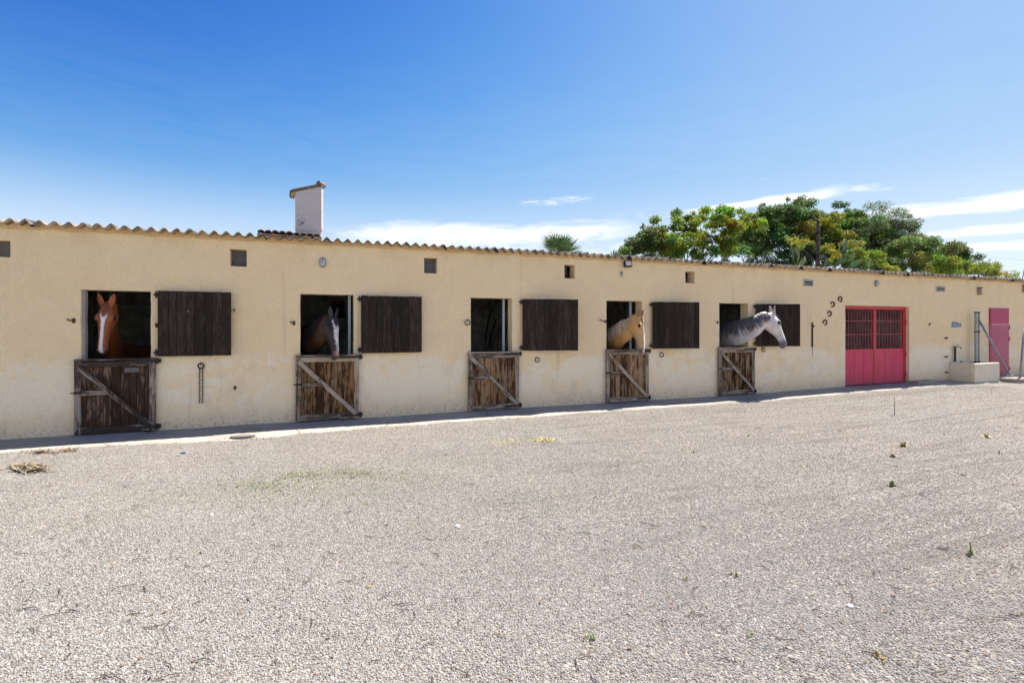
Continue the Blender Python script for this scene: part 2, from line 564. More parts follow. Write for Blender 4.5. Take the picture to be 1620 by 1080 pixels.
def concrete_mat(name, base):
    m, h = new_mat(name)
    c = world_co(h)
    n1 = h.noise(c, 1.3, 6, 0.65, 0.4)
    n2 = h.noise(c, 35, 5, 0.7)
    n3 = h.noise(h.mapping(c, (0.7, 5, 1)), 1.0, 5, 0.6, 0.5)
    col = h.mix(h.smooth(n1, 0.35, 0.65), tuple(x * 0.86 for x in base), base)
    col = h.mix(h.math('MULTIPLY', h.smooth(n3, 0.58, 0.72), 0.4), col, tuple(x * 0.6 for x in base))
    col = h.mix(h.math('MULTIPLY', h.smooth(n2, 0.56, 0.7), 0.35), col, tuple(x * 0.55 for x in base))
    crk = h.n('ShaderNodeTexVoronoi', {'Vector': h.mapping(c, (0.55, 1.2, 1)), 'Scale': 1.0}, feature='DISTANCE_TO_EDGE').outputs['Distance']
    crk = h.math('ADD', crk, h.math('MULTIPLY', h.math('SUBTRACT', n1, 0.5), 0.05))
    col = h.mix(h.math('MULTIPLY', h.smooth(crk, 0.012, 0.003), 0.6), col, tuple(x * 0.35 for x in base))
    setp(h, Base_Color=col, Roughness=0.92, Specular_IOR_Level=0.2)
    bump(h, h.math('ADD', n2, h.math('MULTIPLY', n1, 0.8)), 0.012, 0.7)
    return m


MW['concrete'] = concrete_mat('concrete_strip', (0.36, 0.335, 0.295))
MW['curb'] = concrete_mat('old_curb', (0.38, 0.34, 0.28))

# ------------------------------------------------------------------ ground
def ground_z(x, y):
    """yard level: almost flat, a little higher towards the right end of the building, soft undulation"""
    t = min(max((x - 8.5) / 7.0, 0), 1)
    z = 0.055 * t * t * (3 - 2 * t)
    fade = min(max((-y - 0.9) / 1.0, 0), 1)
    if -30 < x < 40 and y > -14:
        z += fade * 0.02 * noise.noise(Vector((x * 0.35, y * 0.35, 0))) + fade * 0.012 * noise.noise(Vector((x * 1.1, y * 1.1, 5)))
    return z


def build_ground():
    xs = [-500, -120, -40, -20, -12] + [-10 + 0.25 * i for i in range(145)] + [30, 45, 90, 200, 600]
    ys = [-500, -120, -40, -20, -12] + [-10.5 + 0.25 * i for i in range(43)] + [1.2, 3, 6, 14, 40, 120, 500]
    mb = MB()
    vs = [(x, y, ground_z(x, y)) for y in ys for x in xs]
    nx = len(xs)
    fs = [(j * nx + i, j * nx + i + 1, (j + 1) * nx + i + 1, (j + 1) * nx + i) for j in range(len(ys) - 1) for i in range(nx - 1)]
    mb.add(vs, fs)
    return tag(mb.build('ground', MW['gravel'], smooth=True), kind='structure')


ground = build_ground()


def strip_edge(x):
    base = -0.76 + 0.12 * noise.noise(Vector((x * 0.7, 0, 2))) + 0.11 * noise.noise(Vector((x * 2.3, 4, 2)))
    base -= 0.26 * math.exp(-((x + 1.1) / 1.1) ** 2)
    base += 0.10 * min(max((x - 9) / 6, 0), 1)
    return base


def build_strip():
    """worn concrete strip along the foot of the wall, uneven edge running under the gravel"""
    mb = MB()
    xs = [-12 + 0.12 * i for i in range(290)]
    rows = [0.0, 0.12, 0.3, 0.5, 0.68, 0.84, 0.95, 1.0, 1.03]
    vs = []
    for x in xs:
        e = strip_edge(x)
        for k, r in enumerate(rows):
            y = 0.02 + (e - 0.02) * r
            h = 0.045 * (1 - 0.55 * r) + 0.010 * noise.noise(Vector((x * 1.3, y * 2.0, 0))) + 0.012 * (1 - r) * noise.noise(Vector((x * 0.45, 1, 7)))
            if r >= 1.0:
                h = -0.03 if r > 1.0 else 0.008
            vs.append((x, y, ground_z(x, -0.3) + h))
    n = len(rows)
    fs = [(i * n + k, i * n + k + 1, (i + 1) * n + k + 1, (i + 1) * n + k) for i in range(len(xs) - 1) for k in range(n - 1)]
    mb.add(vs, fs)
    return tag(mb.build('pavement', MW['concrete'], smooth=True), kind='structure')


pavement = build_strip()

# ------------------------------------------------------------------ stable building
X0, X1, ZT = -11.0, 27.0, 3.07
stable = thing('stable_building', 'long low cream plastered stable block with corrugated eaves', 'stable', (0, 0, 0))
# openings: x0, x1, z0, z1
DOORS = [(-3.28, -2.41), (-0.29, 0.575), (2.70, 3.54), (5.67, 6.56), (8.69, 9.57)]
HOLES = [(a, b, 0.0, 2.20 if i else 2.19) for i, (a, b) in enumerate(DOORS)]
GATE = (12.88, 15.44, 0.0, 2.21)
HOLES.append(GATE)
VENTS = []
for (xa, ya, xb, yb) in ((-12, 381, 16, 406), (364, 395, 390, 421), (671, 408.5, 691.5, 432), (893, 419.5, 909.5, 440), (1084, 430, 1099, 447.5)):
    a, b = at(xa, yb, 0), at(xb, ya, 0)
    VENTS.append((a.x, b.x, a.z, b.z))
DEEP = [(h[0], h[1], h[2], h[3]) for h in VENTS]
HOLES += DEEP
TH = 0.24


def wall_mesh(x0, x1, z1, holes, step, y0, y1, rough=0.0035):
    def cuts(lo, hi, marks):
        ks = sorted(set([lo, hi] + [m for m in marks if lo < m < hi]))
        out = []
        for a, b in zip(ks[:-1], ks[1:]):
            n = max(1, int(round((b - a) / step)))
            out += [a + (b - a) * i / n for i in range(n)]
        return out + [hi]
    xs = cuts(x0, x1, [h[0] for h in holes] + [h[1] for h in holes])
    zs = cuts(-0.05, z1, [h[2] for h in holes] + [h[3] for h in holes])
    nx, nz = len(xs), len(zs)

    def open_(i, k):
        cx, cz = (xs[i] + xs[i + 1]) / 2, (zs[k] + zs[k + 1]) / 2
        return any(h[0] < cx < h[1] and h[2] < cz < h[3] for h in holes)
    solid = [[not open_(i, k) for k in range(nz - 1)] for i in range(nx - 1)]
    mb = MB()
    idx = {}
    vs, fs = [], []

    def vid(i, k, s):
        key = (i, k, s)
        if key not in idx:
            x, z = xs[i], zs[k]
            q = Vector((x * 2.1, z * 2.1, 3.0))
            jx = 0.006 * noise.noise(Vector((x * 5, z * 5, 11))); jz = 0.006 * noise.noise(Vector((x * 5, z * 5, 17)))
            y = (y0 + rough * 2.0 * noise.noise(q) + rough * noise.noise(Vector((x * 8, z * 8, 1)))) if s == 0 else y1
            if i in (0, nx - 1):
                jx = 0
            if k in (0, nz - 1):
                jz = 0
            idx[key] = len(vs)
            vs.append((x + jx, y, z + jz))
        return idx[key]
    for i in range(nx - 1):
        for k in range(nz - 1):
            if not solid[i][k]:
                continue
            fs.append((vid(i, k, 0), vid(i + 1, k, 0), vid(i + 1, k + 1, 0), vid(i, k + 1, 0)))
            fs.append((vid(i, k, 1), vid(i, k + 1, 1), vid(i + 1, k + 1, 1), vid(i + 1, k, 1)))
            for di, dk, e in ((-1, 0, ((0, 0), (0, 1))), (1, 0, ((1, 1), (1, 0))), (0, -1, ((1, 0), (0, 0))), (0, 1, ((0, 1), (1, 1)))):
                a, b = i + di, k + dk
                inside = 0 <= a < nx - 1 and 0 <= b < nz - 1
                if inside and solid[a][b]:
                    continue
                (i1, k1), (i2, k2) = e
                p, q = (i + i1, k + k1), (i + i2, k + k2)
                fs.append((vid(*p, 0), vid(*q, 0), vid(*q, 1), vid(*p, 1)))
    mb.add(vs, fs)
    return mb


wall_mesh(X0, X1, ZT, HOLES, 0.11, 0.0, TH).build('wall', MW['wall'], stable, smooth=False)

# corrugated sheets, one metre cover each, the free edge lapping over its neighbour
WL = 1.0 / 6.0


def wave_z(x):
    return 0.033 * math.cos(2 * math.pi * (x - 0.135) / WL)


def roof_sheet(k):
    rnd = random.Random(100 + k)
    xa = 0.135 + k - 0.02
    xb = xa + 1.09
    lift = 0.006 + rnd.uniform(-.007, .007)
    tilt = rnd.uniform(-0.012, 0.012)
    dy = rnd.uniform(-0.02, 0.02)
    n = 56
    front = -0.16 + dy
    rows = [front, front + 0.35, 1.6, 3.4, 5.3]
    mb = MB()
    top, bot = [], []
    ent = 0
    for y in rows:
        for i in range(n + 1):
            x = xa + (xb - xa) * i / n
            u = i / n
            lap = 0.016 * max(0, (u - 0.86) / 0.14) + (0.010 * max(0, (0.05 - u) / 0.05) * 0)
            sag = (0.055 if (k * 5) % 4 else 0.02) * max(0, (u - 0.93) / 0.07) * (1 if (k * 7) % 3 else 0.3) if y == front else 0
            chip = rnd.uniform(-0.009, 0.009) if y == front else 0
            zc = 3.115 + wave_z(x) + math.tan(rad(2.2)) * (y + 0.12) + lift + lap + tilt * (u - .5) - sag
            top.append((x, y + chip, zc + 0.0045))
            bot.append((x, y + chip, zc - 0.0045))
    m = n + 1
    N = len(top)
    vs = top + bot
    fs = []
    for r in range(len(rows) - 1):
        for i in range(n):
            a = r * m + i
            fs.append((a, a + 1, a + m + 1, a + m))
            fs.append((N + a, N + a + m, N + a + m + 1, N + a + 1))
    for i in range(n):
        fs.append((i, N + i, N + i + 1, i + 1))
        a = (len(rows) - 1) * m + i
        fs.append((a, a + 1, N + a + 1, N + a))
    for r in range(len(rows) - 1):
        a = r * m
        fs.append((a, a + m, N + a + m, N + a))
        a = r * m + n
        fs.append((a, N + a, N + a + m, a + m))
    mb.add(vs, fs)
    o = mb.build('roof_sheet', MW['fibro'], stable, smooth=False)
    o.data.materials.append(MW['fibro_top']); o.data.materials.append(MW['lap_shade'])
    for pl in o.data.polygons:
        u = (pl.center.x - xa) / (xb - xa)
        if pl.normal.z > 0.3:
            pl.material_index = 1
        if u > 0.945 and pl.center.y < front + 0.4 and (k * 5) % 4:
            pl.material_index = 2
    return o


for k in range(-11, 26):
    roof_sheet(k)

# mortar packed under the waves
mm = MB()
xs = [X0 + i * WL / 6 for i in range(int((X1 - X0) / (WL / 6)))]
vs, fs = [], []
for x in xs:
    zt = 3.113 + 0.96 * wave_z(x) - 0.004 + 0.004 * noise.noise(Vector((x * 9, 0, 0)))
    ya = -0.012 + 0.018 * noise.noise(Vector((x * 6, 3, 0)))
    yb = -0.006
    vs += [(x, ya, zt), (x, yb - 0.002, 3.035 + 0.03 * noise.noise(Vector((x * 4, 9, 0)))), (x, TH - .02, zt), (x, TH - .02, 3.05)]
for i in range(len(xs) - 1):
    a, b = 4 * i, 4 * i + 4
    fs += [(a, a + 1, b + 1, b), (a, b, b + 2, a + 2), (a + 2, b + 2, b + 3, a + 3), (a + 1, a + 3, b + 3, b + 1)]
mm.add(vs, fs)
mm.build('eave_mortar', MW['mortar'], stable)

# stalls behind: back wall, floor, partitions, far end
PY = 4.4
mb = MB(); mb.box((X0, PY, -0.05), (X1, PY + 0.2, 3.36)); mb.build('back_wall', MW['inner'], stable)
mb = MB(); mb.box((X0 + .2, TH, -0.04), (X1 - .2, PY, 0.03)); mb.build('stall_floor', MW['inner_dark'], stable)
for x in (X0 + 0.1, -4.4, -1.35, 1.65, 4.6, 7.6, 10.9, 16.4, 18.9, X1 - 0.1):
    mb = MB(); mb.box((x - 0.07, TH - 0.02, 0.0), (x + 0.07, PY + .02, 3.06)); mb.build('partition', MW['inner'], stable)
# boards closing the back of the small vents
for i, v in enumerate(VENTS):
    d = (0.10, 0.16, 0.14, 0.17, 0.17)[i]
    mb = MB(); mb.box((v[0] - .03, d, v[2] - .03), (v[1] + .03 if i < 3 else v[0] + (v[1] - v[0]) * 0.62, d + 0.03, v[3] + .03))
    o = mb.build('vent_panel', plain('vent_board%d' % i, ((0.16, 0.15, 0.13), (0.13, 0.135, 0.135), (0.13, 0.14, 0.15), (0.05, 0.045, 0.04), (0.05, 0.045, 0.04))[i], 0.8), stable)
# pale blue steel posts standing at the right jamb inside three of the doorways
for x in (0.515, 3.455, 6.44):
    mb = MB(); mb.box((x - 0.022, TH + 0.01, 0.03), (x + 0.022, TH + 0.05, 3.0)); mb.build('door_post', MW['paleblue'], stable)
mb = MB(); mb.box((-3.279, 0.05, 0.03), (-3.245, 0.10, 2.185)); mb.build('door_post', plain('jamb_grey', (0.32, 0.33, 0.34), .6), stable)

# hairline crack and soot line under the strap on the wall
# ------------------------------------------------------------------ half doors
hinge_notes = ['', '', '', '', '']
door_labels = [
    'darkest half door, with a small name plate, below the chestnut horse',
    'brown half door under the dark bay horse with the white face',
    'weathered half door below the empty dark doorway, no horse above',
    'half door with dark worn boards, below the palomino horse',
    'smallest looking half door, streaked brown, below the grey horse',
]


def half_door(i, x0, x1, z0, z1):
    rnd = random.Random(40 + i)
    W, H = x1 - x0, z1 - z0
    t = thing('half_door', door_labels[i], 'stable door', (x0, -0.005, z0), 0, 'lower halves of the stable doors')
    P, S, R = MW['plank%d' % i], MW['stile%d' % i], MW['rail%d' % i]
    n = 9
    cuts = [0.03]
    for k in range(n):
        cuts.append(cuts[-1] + rnd.uniform(0.85, 1.15))
    sc = (W - 0.06) / (cuts[-1] - 0.03)
    cuts = [0.03 + (c - 0.03) * sc for c in cuts]
    for k in range(n):
        d = rnd.uniform(-0.004, 0.004)
        zb = 0.012 + rnd.uniform(0, 0.012)
        mb = MB(); mb.box((cuts[k] + 0.0025, -0.034 + d, zb), (cuts[k + 1] - 0.0025, -0.008 + d, H - 0.02), 0.0025)
        mb.build('plank', P, t, local=True)
    sw = 0.078

    def piece(name, a, b, mat, ch=0.004):
        mb = MB(); mb.box(a, b, ch, jit=0.0012)
        return mb.build(name, mat, t, local=True)
    piece('stile', (0.0, -0.072, 0.0), (sw, -0.037, H - 0.002), S)
    piece('stile', (W - sw, -0.072, 0.0), (W, -0.037, H - 0.006), S)
    piece('top_rail', (sw + 0.001, -0.070, H - 0.095), (W - sw - 0.001, -0.038, H - 0.012), R)
    piece('cap_rail', (-0.004, -0.078, H), (W + 0.004, -0.004, H + 0.026), R)
    piece('bottom_rail', (sw + 0.001, -0.070, 0.008), (W - sw - 0.001, -0.038, 0.105), R)
    # diagonal brace from top left to bottom right
    a = Vector((sw * 0.55, 0, H - 0.075)); b = Vector((W - sw * 0.7, 0, 0.085))
    d = (b - a).normalized(); L = (b - a).length
    Mx = Matrix(((d.x, 0, -d.z, a.x), (0, 1, 0, 0), (d.z, 0, d.x, a.z), (0, 0, 0, 1)))
    mb = MB(); mb.box((0, -0.098, -0.036), (L, -0.074, 0.036), 0.004, None, 0.0015)
    br = mb.build('brace', R, t, local=True)
    br.matrix_basis = Mx
    # middle rail runs from the left stile to the brace only
    zm = H * 0.56
    u = (a.z - zm) / (a.z - b.z)
    xm = a.x + (b.x - a.x) * u - 0.045
    piece('middle_rail', (sw + 0.001, -0.069, zm - 0.035), (xm, -0.0385, zm + 0.035), R)
    # iron bolt at the left edge
    mb = MB()
    mb.tube([(-0.035, -0.083, zm + 0.012), (0.10, -0.083, zm + 0.012)], 0.009, 8)
    for q in (0.012, 0.06):
        mb.box((q, -0.094, zm - 0.008), (q + 0.018, -0.0725, zm + 0.032), 0.003)
    mb.build('bolt', MW['iron'], t, local=True)
    # strap hinges on the right
    for zz, ln in ((H - 0.02, 0.32), (0.06, 0.30)):
        mb = MB()
        mb.box((W - ln, -0.0845, zz - 0.018), (W + 0.02, -0.0795, zz + 0.018))
        mb.tube([(W + 0.025, -0.07, zz - 0.045), (W + 0.025, -0.07, zz + 0.045)], 0.016, 8)
        mb.box((W + 0.012, -0.062, zz - 0.03), (W + 0.06, 0.002, zz + 0.03), 0.003)
        mb.build('hinge', MW['iron'], t, local=True)
    if i == 0:
        mb = MB(); mb.box((W * 0.60, -0.044, H - 0.185), (W * 0.79, -0.0385, H - 0.115), 0.002)
        for q in (W * 0.61, W * 0.78):
            mb.tube([(q, -0.047, H - 0.15), (q, -0.043, H - 0.15)], 0.004, 6)
        mb.build('name_plate', plain('old_plate', (0.16, 0.14, 0.13), .6, .3, .35, 60), t, local=True)
    return t


for i, (a, b) in enumerate(((-3.335, -2.335), (-0.36, 0.655), (2.635, 3.66), (5.63, 6.685), (8.62, 9.70))):
    half_door(i, a, b, 0.055 if i < 4 else 0.06, 1.14)

# ------------------------------------------------------------------ shutters: the upper leaves, swung back against the wall
shutter_labels = [
    'dark board shutter above the hanging chain, latched flat to the wall',
    'dark board shutter right of the bay horse, faded middle plank',
    'dark board shutter beside the empty doorway, a ring below it',
    'dark board shutter behind the palomino horse\'s head',
    'dark board shutter behind the grey horse\'s head',
]


def shutter(i, hx, W, alpha, zb, zt):
    rnd = random.Random(70 + i)
    t = thing('shutter', shutter_labels[i], 'shutter', (hx, -0.055, zb), -alpha, 'opened upper leaves of the stable doors')
    H = zt - zb
    n = 8
    cuts = [0.0]
    for k in range(n):
        cuts.append(cuts[-1] + rnd.uniform(0.8, 1.2))
    cuts = [c * W / cuts[-1] for c in cuts]
    for k in range(n):
        d = rnd.uniform(-0.003, 0.003)
        mb = MB(); mb.box((cuts[k] + 0.002, -0.026 + d, rnd.uniform(0, .004)), (cuts[k + 1] - 0.002, 0.0 + d, H - rnd.uniform(0, .005)), 0.003)
        mb.build('plank', MW['shutter'], t, local=True)
    for z in (0.12, H - 0.20):
        mb = MB(); mb.box((0.03, 0.004, z), (W - 0.03, 0.028, z + 0.09), 0.003); mb.build('ledge', MW['shutter'], t, local=True)
    for z in (0.06, H - 0.06):
        mb = MB()
        mb.tube([(-0.022, 0.0, z - 0.05), (-0.022, 0.0, z + 0.05)], 0.014, 8)
        mb.box((-0.03, 0.005, z - 0.02), (0.10, 0.0115, z + 0.02))
        mb.box((-0.055, -0.012, z - 0.015), (-0.03, 0.056, z + 0.015), 0.002)
        mb.build('hinge', MW['iron'], t, local=True)
    if i == 0:
        mb = MB()
        mb.tube([(W - 0.01, -0.03, 0.72), (W + 0.03, -0.035, 0.72), (W + 0.045, -0.02, 0.72), (W + 0.045, 0.05, 0.72)], 0.007, 6)
        mb.tube([(W + 0.045, -0.02, 0.69), (W + 0.045, -0.02, 0.76)], 0.007, 6)
        mb.build('latch', MW['iron'], t, local=True)
        mb = MB(); mb.tube([(W * 0.41, -0.034, 0.70), (W * 0.41, -0.024, 0.70)], 0.011, 10)
        mb.build('bolt_head', MW['galv'], t, local=True)
    return t


shutter(0, -2.305, 1.0, rad(1.5), 1.185, 2.195)
shutter(1, 0.69, 1.06, rad(1.5), 1.18, 2.19)
shutter(2, 3.735, 1.11, rad(15.5), 1.175, 2.19)
shutter(3, 6.79, 1.075, rad(13.5), 1.17, 2.19)
shutter(4, 9.755, 1.07, rad(18.5), 1.18, 2.195)

# ------------------------------------------------------------------ red barred gate
def build_gate():
    x0, x1, z0, z1 = GATE[0], GATE[1], 0.085, GATE[3]
    t = thing('metal_gate', 'double pink and red metal gate with barred upper half', 'gate', (x0, 0.11, z0))
    W, H = x1 - x0, z1 - z0

    def pc(name, a, b, mat, par=t, ch=0.003):
        mb = MB(); mb.box(a, b, ch)
        return mb.build(name, mat, par, local=True)
    pc('frame', (0.002, -0.03, 0.0), (0.06, 0.03, H - 0.002), MW['red'])
    pc('frame', (W - 0.06, -0.03, 0.0), (W - 0.002, 0.03, H - 0.002), MW['red'])
    pc('lintel_bar', (0.061, -0.035, H - 0.085), (W - 0.061, 0.03, H - 0.003), MW['red'])
    mid = W * 0.5
    for s, (a, b) in enumerate(((0.062, mid - 0.004), (mid + 0.004, W - 0.062))):
        leaf = pc('gate_leaf', (a, -0.022, 0.01), (a + 0.04, 0.018, H - 0.09), MW['red'])
        if s == 0:
            pc('meeting_stile', (b - 0.055, -0.026, 0.01), (b, 0.018, H - 0.09), MW['red'], leaf)
        else:
            leaf2 = pc('meeting_stile', (b - 0.04, -0.022, 0.01), (b, 0.018, H - 0.09), MW['red'], leaf)
        l = a + 0.041
        r = b - (0.056 if s == 0 else 0.041)
        zp = 0.965
        pc('panel', (l, -0.016, 0.012), (r, 0.004, zp), MW['pink'], leaf)
        pc('panel_rib', (l, -0.0195, zp - 0.05), (r, -0.0165, zp - 0.004), MW['pink'], leaf)
        for q in (0.33, 0.66):
            pc('panel_rib', (l + (r - l) * q - 0.006, -0.0195, 0.02), (l + (r - l) * q + 0.006, -0.0165, zp - 0.055), MW['pink'], leaf)
        pc('cross_bar', (l, -0.012, 1.35), (r, -0.004, 1.367), MW['redbar'], leaf)
        pc('cross_bar', (l, -0.012, 1.71), (r, -0.004, 1.727), MW['redbar'], leaf)
        n = 10
        for k in range(n):
            x = l + (r - l) * (k + 0.5) / n
            mb = MB(); mb.tube([(x, 0.002, zp), (x, 0.002, H - 0.09)], 0.0085, 7)
            mb.build('bar', MW['redbar'], leaf, local=True)
    for z in (0.25, 0.8, 1.7):
        mb = MB(); mb.tube([(W - 0.035, -0.045, z - 0.06), (W - 0.035, -0.045, z + 0.06)], 0.016, 8)
        mb.build('hinge', MW['red'], t, local=True)
    return t


build_gate()
mb = MB()
gz = 1.05
mb.prism([(12.95, 0.03), (13.75, 0.03), (13.40, 0.9), (13.02, 1.62), (12.95, 1.7)], 0.62, 0.68)
tag(mb.build('white_board', plain('white_board', (0.75, 0.76, 0.78), .6), None), 'slanted white board leaning inside behind the lower left bars of the gate', 'board')

# low stone sill piece right of the gate
mb = MB()
c0 = at(1442, 604, -0.12)
mb.box((c0.x, -0.30, 0.05), (c0.x + 0.85, -0.02, 0.15), 0.02, jit=0.006)
tag(mb.build('curb_block', MW['curb'], smooth=False), 'low worn stone block at the wall foot, right of the pink gate', 'kerb stone')

# ------------------------------------------------------------------ pieces fixed to the wall
def torus_pts(c, r, n=16, a0=0, a1=2 * math.pi, sx=1.0, sz=1.0):
    return [Vector((c[0] + r * sx * math.cos(a0 + (a1 - a0) * i / n), c[1], c[2] + r * sz * math.sin(a0 + (a1 - a0) * i / n))) for i in range(n + 1)]


def ring_on_wall(px, py, r, label, tube=0.008, hang=True):
    p = at(px, py, -0.025)
    t = thing('tether_ring', label, 'ring', (p.x, 0, p.z), 0, 'iron rings on the stable wall')
    mb = MB(); mb.tube([(0, 0.005, r), (0, -0.03, r), (0, -0.035, r * 0.8), (0, -0.01, r * 0.7)], tube * 0.9, 6)
    mb.build('staple', MW['iron'], t, local=True)
    mb = MB(); mb.tube(torus_pts((0, -0.026, 0), r, 18), tube, 6, cap=False)
    mb.build('ring', MW['iron'], t, True, local=True)


ring_on_wall(850, 569, 0.045, 'iron ring on the wall below the shutter beside the empty doorway')
ring_on_wall(1047, 561, 0.05, 'iron ring on the wall below the shutter behind the palomino')
ring_on_wall(1208, 553, 0.05, 'iron ring on the wall below the shutter behind the grey horse')
ring_on_wall(739.5, 510, 0.05, 'iron ring on the wall at the left jamb of the empty doorway')


def hook(px, py, label, L=0.11, tilt=0.0, big=1.0):
    p = at(px, py, 0)
    mb = MB()
    c, s = math.cos(tilt), math.sin(tilt)
    pts = [(0.0, 0.01, 0), (0.0, -0.035, 0)] + [(L * u * c * -1, -0.04, L * u * s) for u in (0.4, 1.0)] + [(-L * c, -0.04, L * s + 0.022)]
    mb.tube([Vector(q) + Vector((p.x, 0, p.z)) for q in pts], 0.009 * big, 6)
    mb.box((p.x - 0.018 * big, -0.008, p.z - 0.03 * big), (p.x + 0.018 * big, 0.004, p.z + 0.03 * big), 0.002)
    tag(mb.build('wall_hook', MW['rust']), label, 'hook', 'iron hooks by the stable doors')


hook(117, 507, 'iron hook on the wall left of the chestnut horse\'s doorway', 0.06, 0.1, 1.2)
hook(248, 515, 'rusty hook between the chestnut horse\'s doorway and its shutter', 0.02, 1.4, 1.1)
hook(465, 511, 'iron hook on the wall left of the bay horse\'s doorway', 0.05, 0.2, 1.2)
hook(958, 508.5, 'bent iron hook sticking out left of the palomino\'s doorway', 0.16, 0.18, 1.1)
hook(1135, 510, 'small iron hook left of the grey horse\'s doorway', 0.06, 0.1, 1.0)
hook(372, 613, 'bent nail hook on the bare wall right of the hanging chain', 0.03, -1.2, 1.0)
hook(1470, 513, 'small dark hook high on the wall right of the pink gate', 0.02, 1.3, 1.1)

# hanging chain from a ring
p = at(318, 577, -0.03)
t = thing('tie_chain', 'long thin tie chain hanging from a ring below the first shutter', 'chain', (p.x, 0, p.z))
mb = MB(); mb.tube(torus_pts((0, -0.03, -0.015), 0.040, 18), 0.010, 7, cap=False); mb.build('ring', MW['iron'], t, True, local=True)
mb = MB(); mb.tube([(0, 0.005, 0.02), (0, -0.035, 0.02), (0, -0.04, 0.01)], 0.009, 6); mb.build('eye_bolt', MW['iron'], t, local=True)
for k in range(2):
    mb = MB()
    for j in range(19):
        zc = -0.065 - j * 0.029
        xx = -0.022 + 0.042 * k + 0.002 * math.sin(j * 1.3 + k)
        flat = j % 2 == 0
        pts = []
        for q in range(9):
            a = 2 * math.pi * q / 8
            lx, lz = 0.0085 * math.cos(a), 0.019 * math.sin(a)
            pts.append((xx + (lx if flat else 0), -0.02 + (0 if flat else lx), zc + lz))
        mb.tube(pts, 0.0036, 5, cap=False)
    o = mb.build('chain_strand', MW['iron'], t, True, local=True)

# horseshoes
def horseshoe(px, py, rot, label, g='horseshoes nailed to the wall in a curve'):
    p = at(px, py, 0)
    out, inn = [], []
    n = 14
    for i in range(n + 1):
        a = rad(-55) + rad(290) * i / n
        kx, kz = 1.0, 1.12
        out.append((0.074 * math.cos(a) * kx, 0.074 * math.sin(a) * kz))
        inn.append((0.046 * math.cos(a) * kx, 0.048 * math.sin(a) * kz))
    M = Matrix.Translation((p.x, 0, p.z)) @ Matrix.Rotation(rot, 4, 'Y')
    mb = MB()
    for i in range(n):
        quad = [out[i], out[i + 1], inn[i + 1], inn[i]]
        mb.prism(quad, -0.024, -0.004, M)
    tag(mb.build('horseshoe', MW['rust']), label, 'horseshoe', g)


horseshoe(1304.5, 510, rad(40), 'lowest of the four rusty horseshoes on the wall')
horseshoe(1311.5, 496, rad(60), 'second horseshoe from the bottom of the curve of four')
horseshoe(1316.5, 481.5, rad(70), 'third horseshoe from the bottom, just below the top one')
horseshoe(1328.5, 473.5, rad(25), 'topmost horseshoe, nearest the pink gate')

# strap iron
a, b = at(1284.5, 512, 0), at(1284.5, 549, 0)
t = thing('strap_bar', 'upright dark iron strap bolted to the wall left of the horseshoes', 'iron bar', (a.x, 0, b.z))
Hh = a.z - b.z
mb = MB(); mb.box((-0.022, -0.022, 0), (0.022, -0.001, Hh), 0.004); mb.build('strap', MW['iron'], t, local=True)
mb = MB(); mb.tube([(0.005, 0, Hh - 0.05), (0.005, -0.05, Hh - 0.05), (0.01, -0.055, Hh - 0.09)], 0.014, 7); mb.build('hook', MW['iron'], t, local=True)
mb = MB(); mb.tube([(-0.012, -0.012, Hh - 0.03), (-0.03, -0.03, Hh + 0.01), (0.012, -0.03, Hh + 0.03)], 0.012, 6); mb.build('pin', MW['iron'], t, local=True)
# crack below it, filled with dark dirt: a thin raised bead of old sealant
rnd = random.Random(5)
mb = MB()
pts = [(a.x + 0.01 + rnd.uniform(-.008, .008), -0.001, b.z - 0.02 - 0.11 * k) for k in range(10)]
mb.tube(pts, [0.009, 0.011, 0.005, 0.002, 0.004, 0.002, 0.003, 0.002, 0.003, 0.002], 5)
mb.build('crack', plain('crack_dirt', (0.36, 0.28, 0.19), .95), stable)


# oval bulkhead lamps
def bulkhead(px, py, label):
    p = at(px, py, 0)
    t = thing('bulkhead_lamp', label, 'lamp', (p.x, 0, p.z), 0, 'unlit round wall lamps under the eave')
    def oval(rx, rz, y, n=20):
        return [Vector((rx * math.cos(2 * math.pi * i / n), y, rz * math.sin(2 * math.pi * i / n))) for i in range(n)]
    mb = MB(); mb.rings([oval(.055, .085, 0.004), oval(.058, .088, -0.02), oval(.052, .082, -0.035), oval(.042, .07, -0.036)]); mb.build('housing', MW['galv'], t, True, local=True)
    gm, h = new_mat('lamp_glass'); setp(h, Base_Color=(0.55, 0.58, 0.58), Roughness=0.15)
    mb = MB(); mb.rings([oval(.040, .067, -0.034), oval(.038, .063, -0.055), oval(.026, .045, -0.075), oval(.006, .01, -0.082)]); mb.build('glass', gm, t, True, local=True)
    mb = MB()
    mb.tube([(0, -0.037, -0.078), (0, -0.075, -0.05), (0, -0.09, 0), (0, -0.075, 0.05), (0, -0.037, 0.078)], 0.004, 5)
    mb.tube([(-.05, -0.037, 0), (-.03, -0.075, 0), (0, -0.09, 0), (.03, -0.075, 0), (.05, -0.037, 0)], 0.004, 5)
    mb.build('cage', MW['galv'], t, local=True)


bulkhead(510.5, 415.5, 'oval caged wall lamp above the bay horse\'s doorway')
bulkhead(1385.5, 448.5, 'oval caged wall lamp above the pink gate')

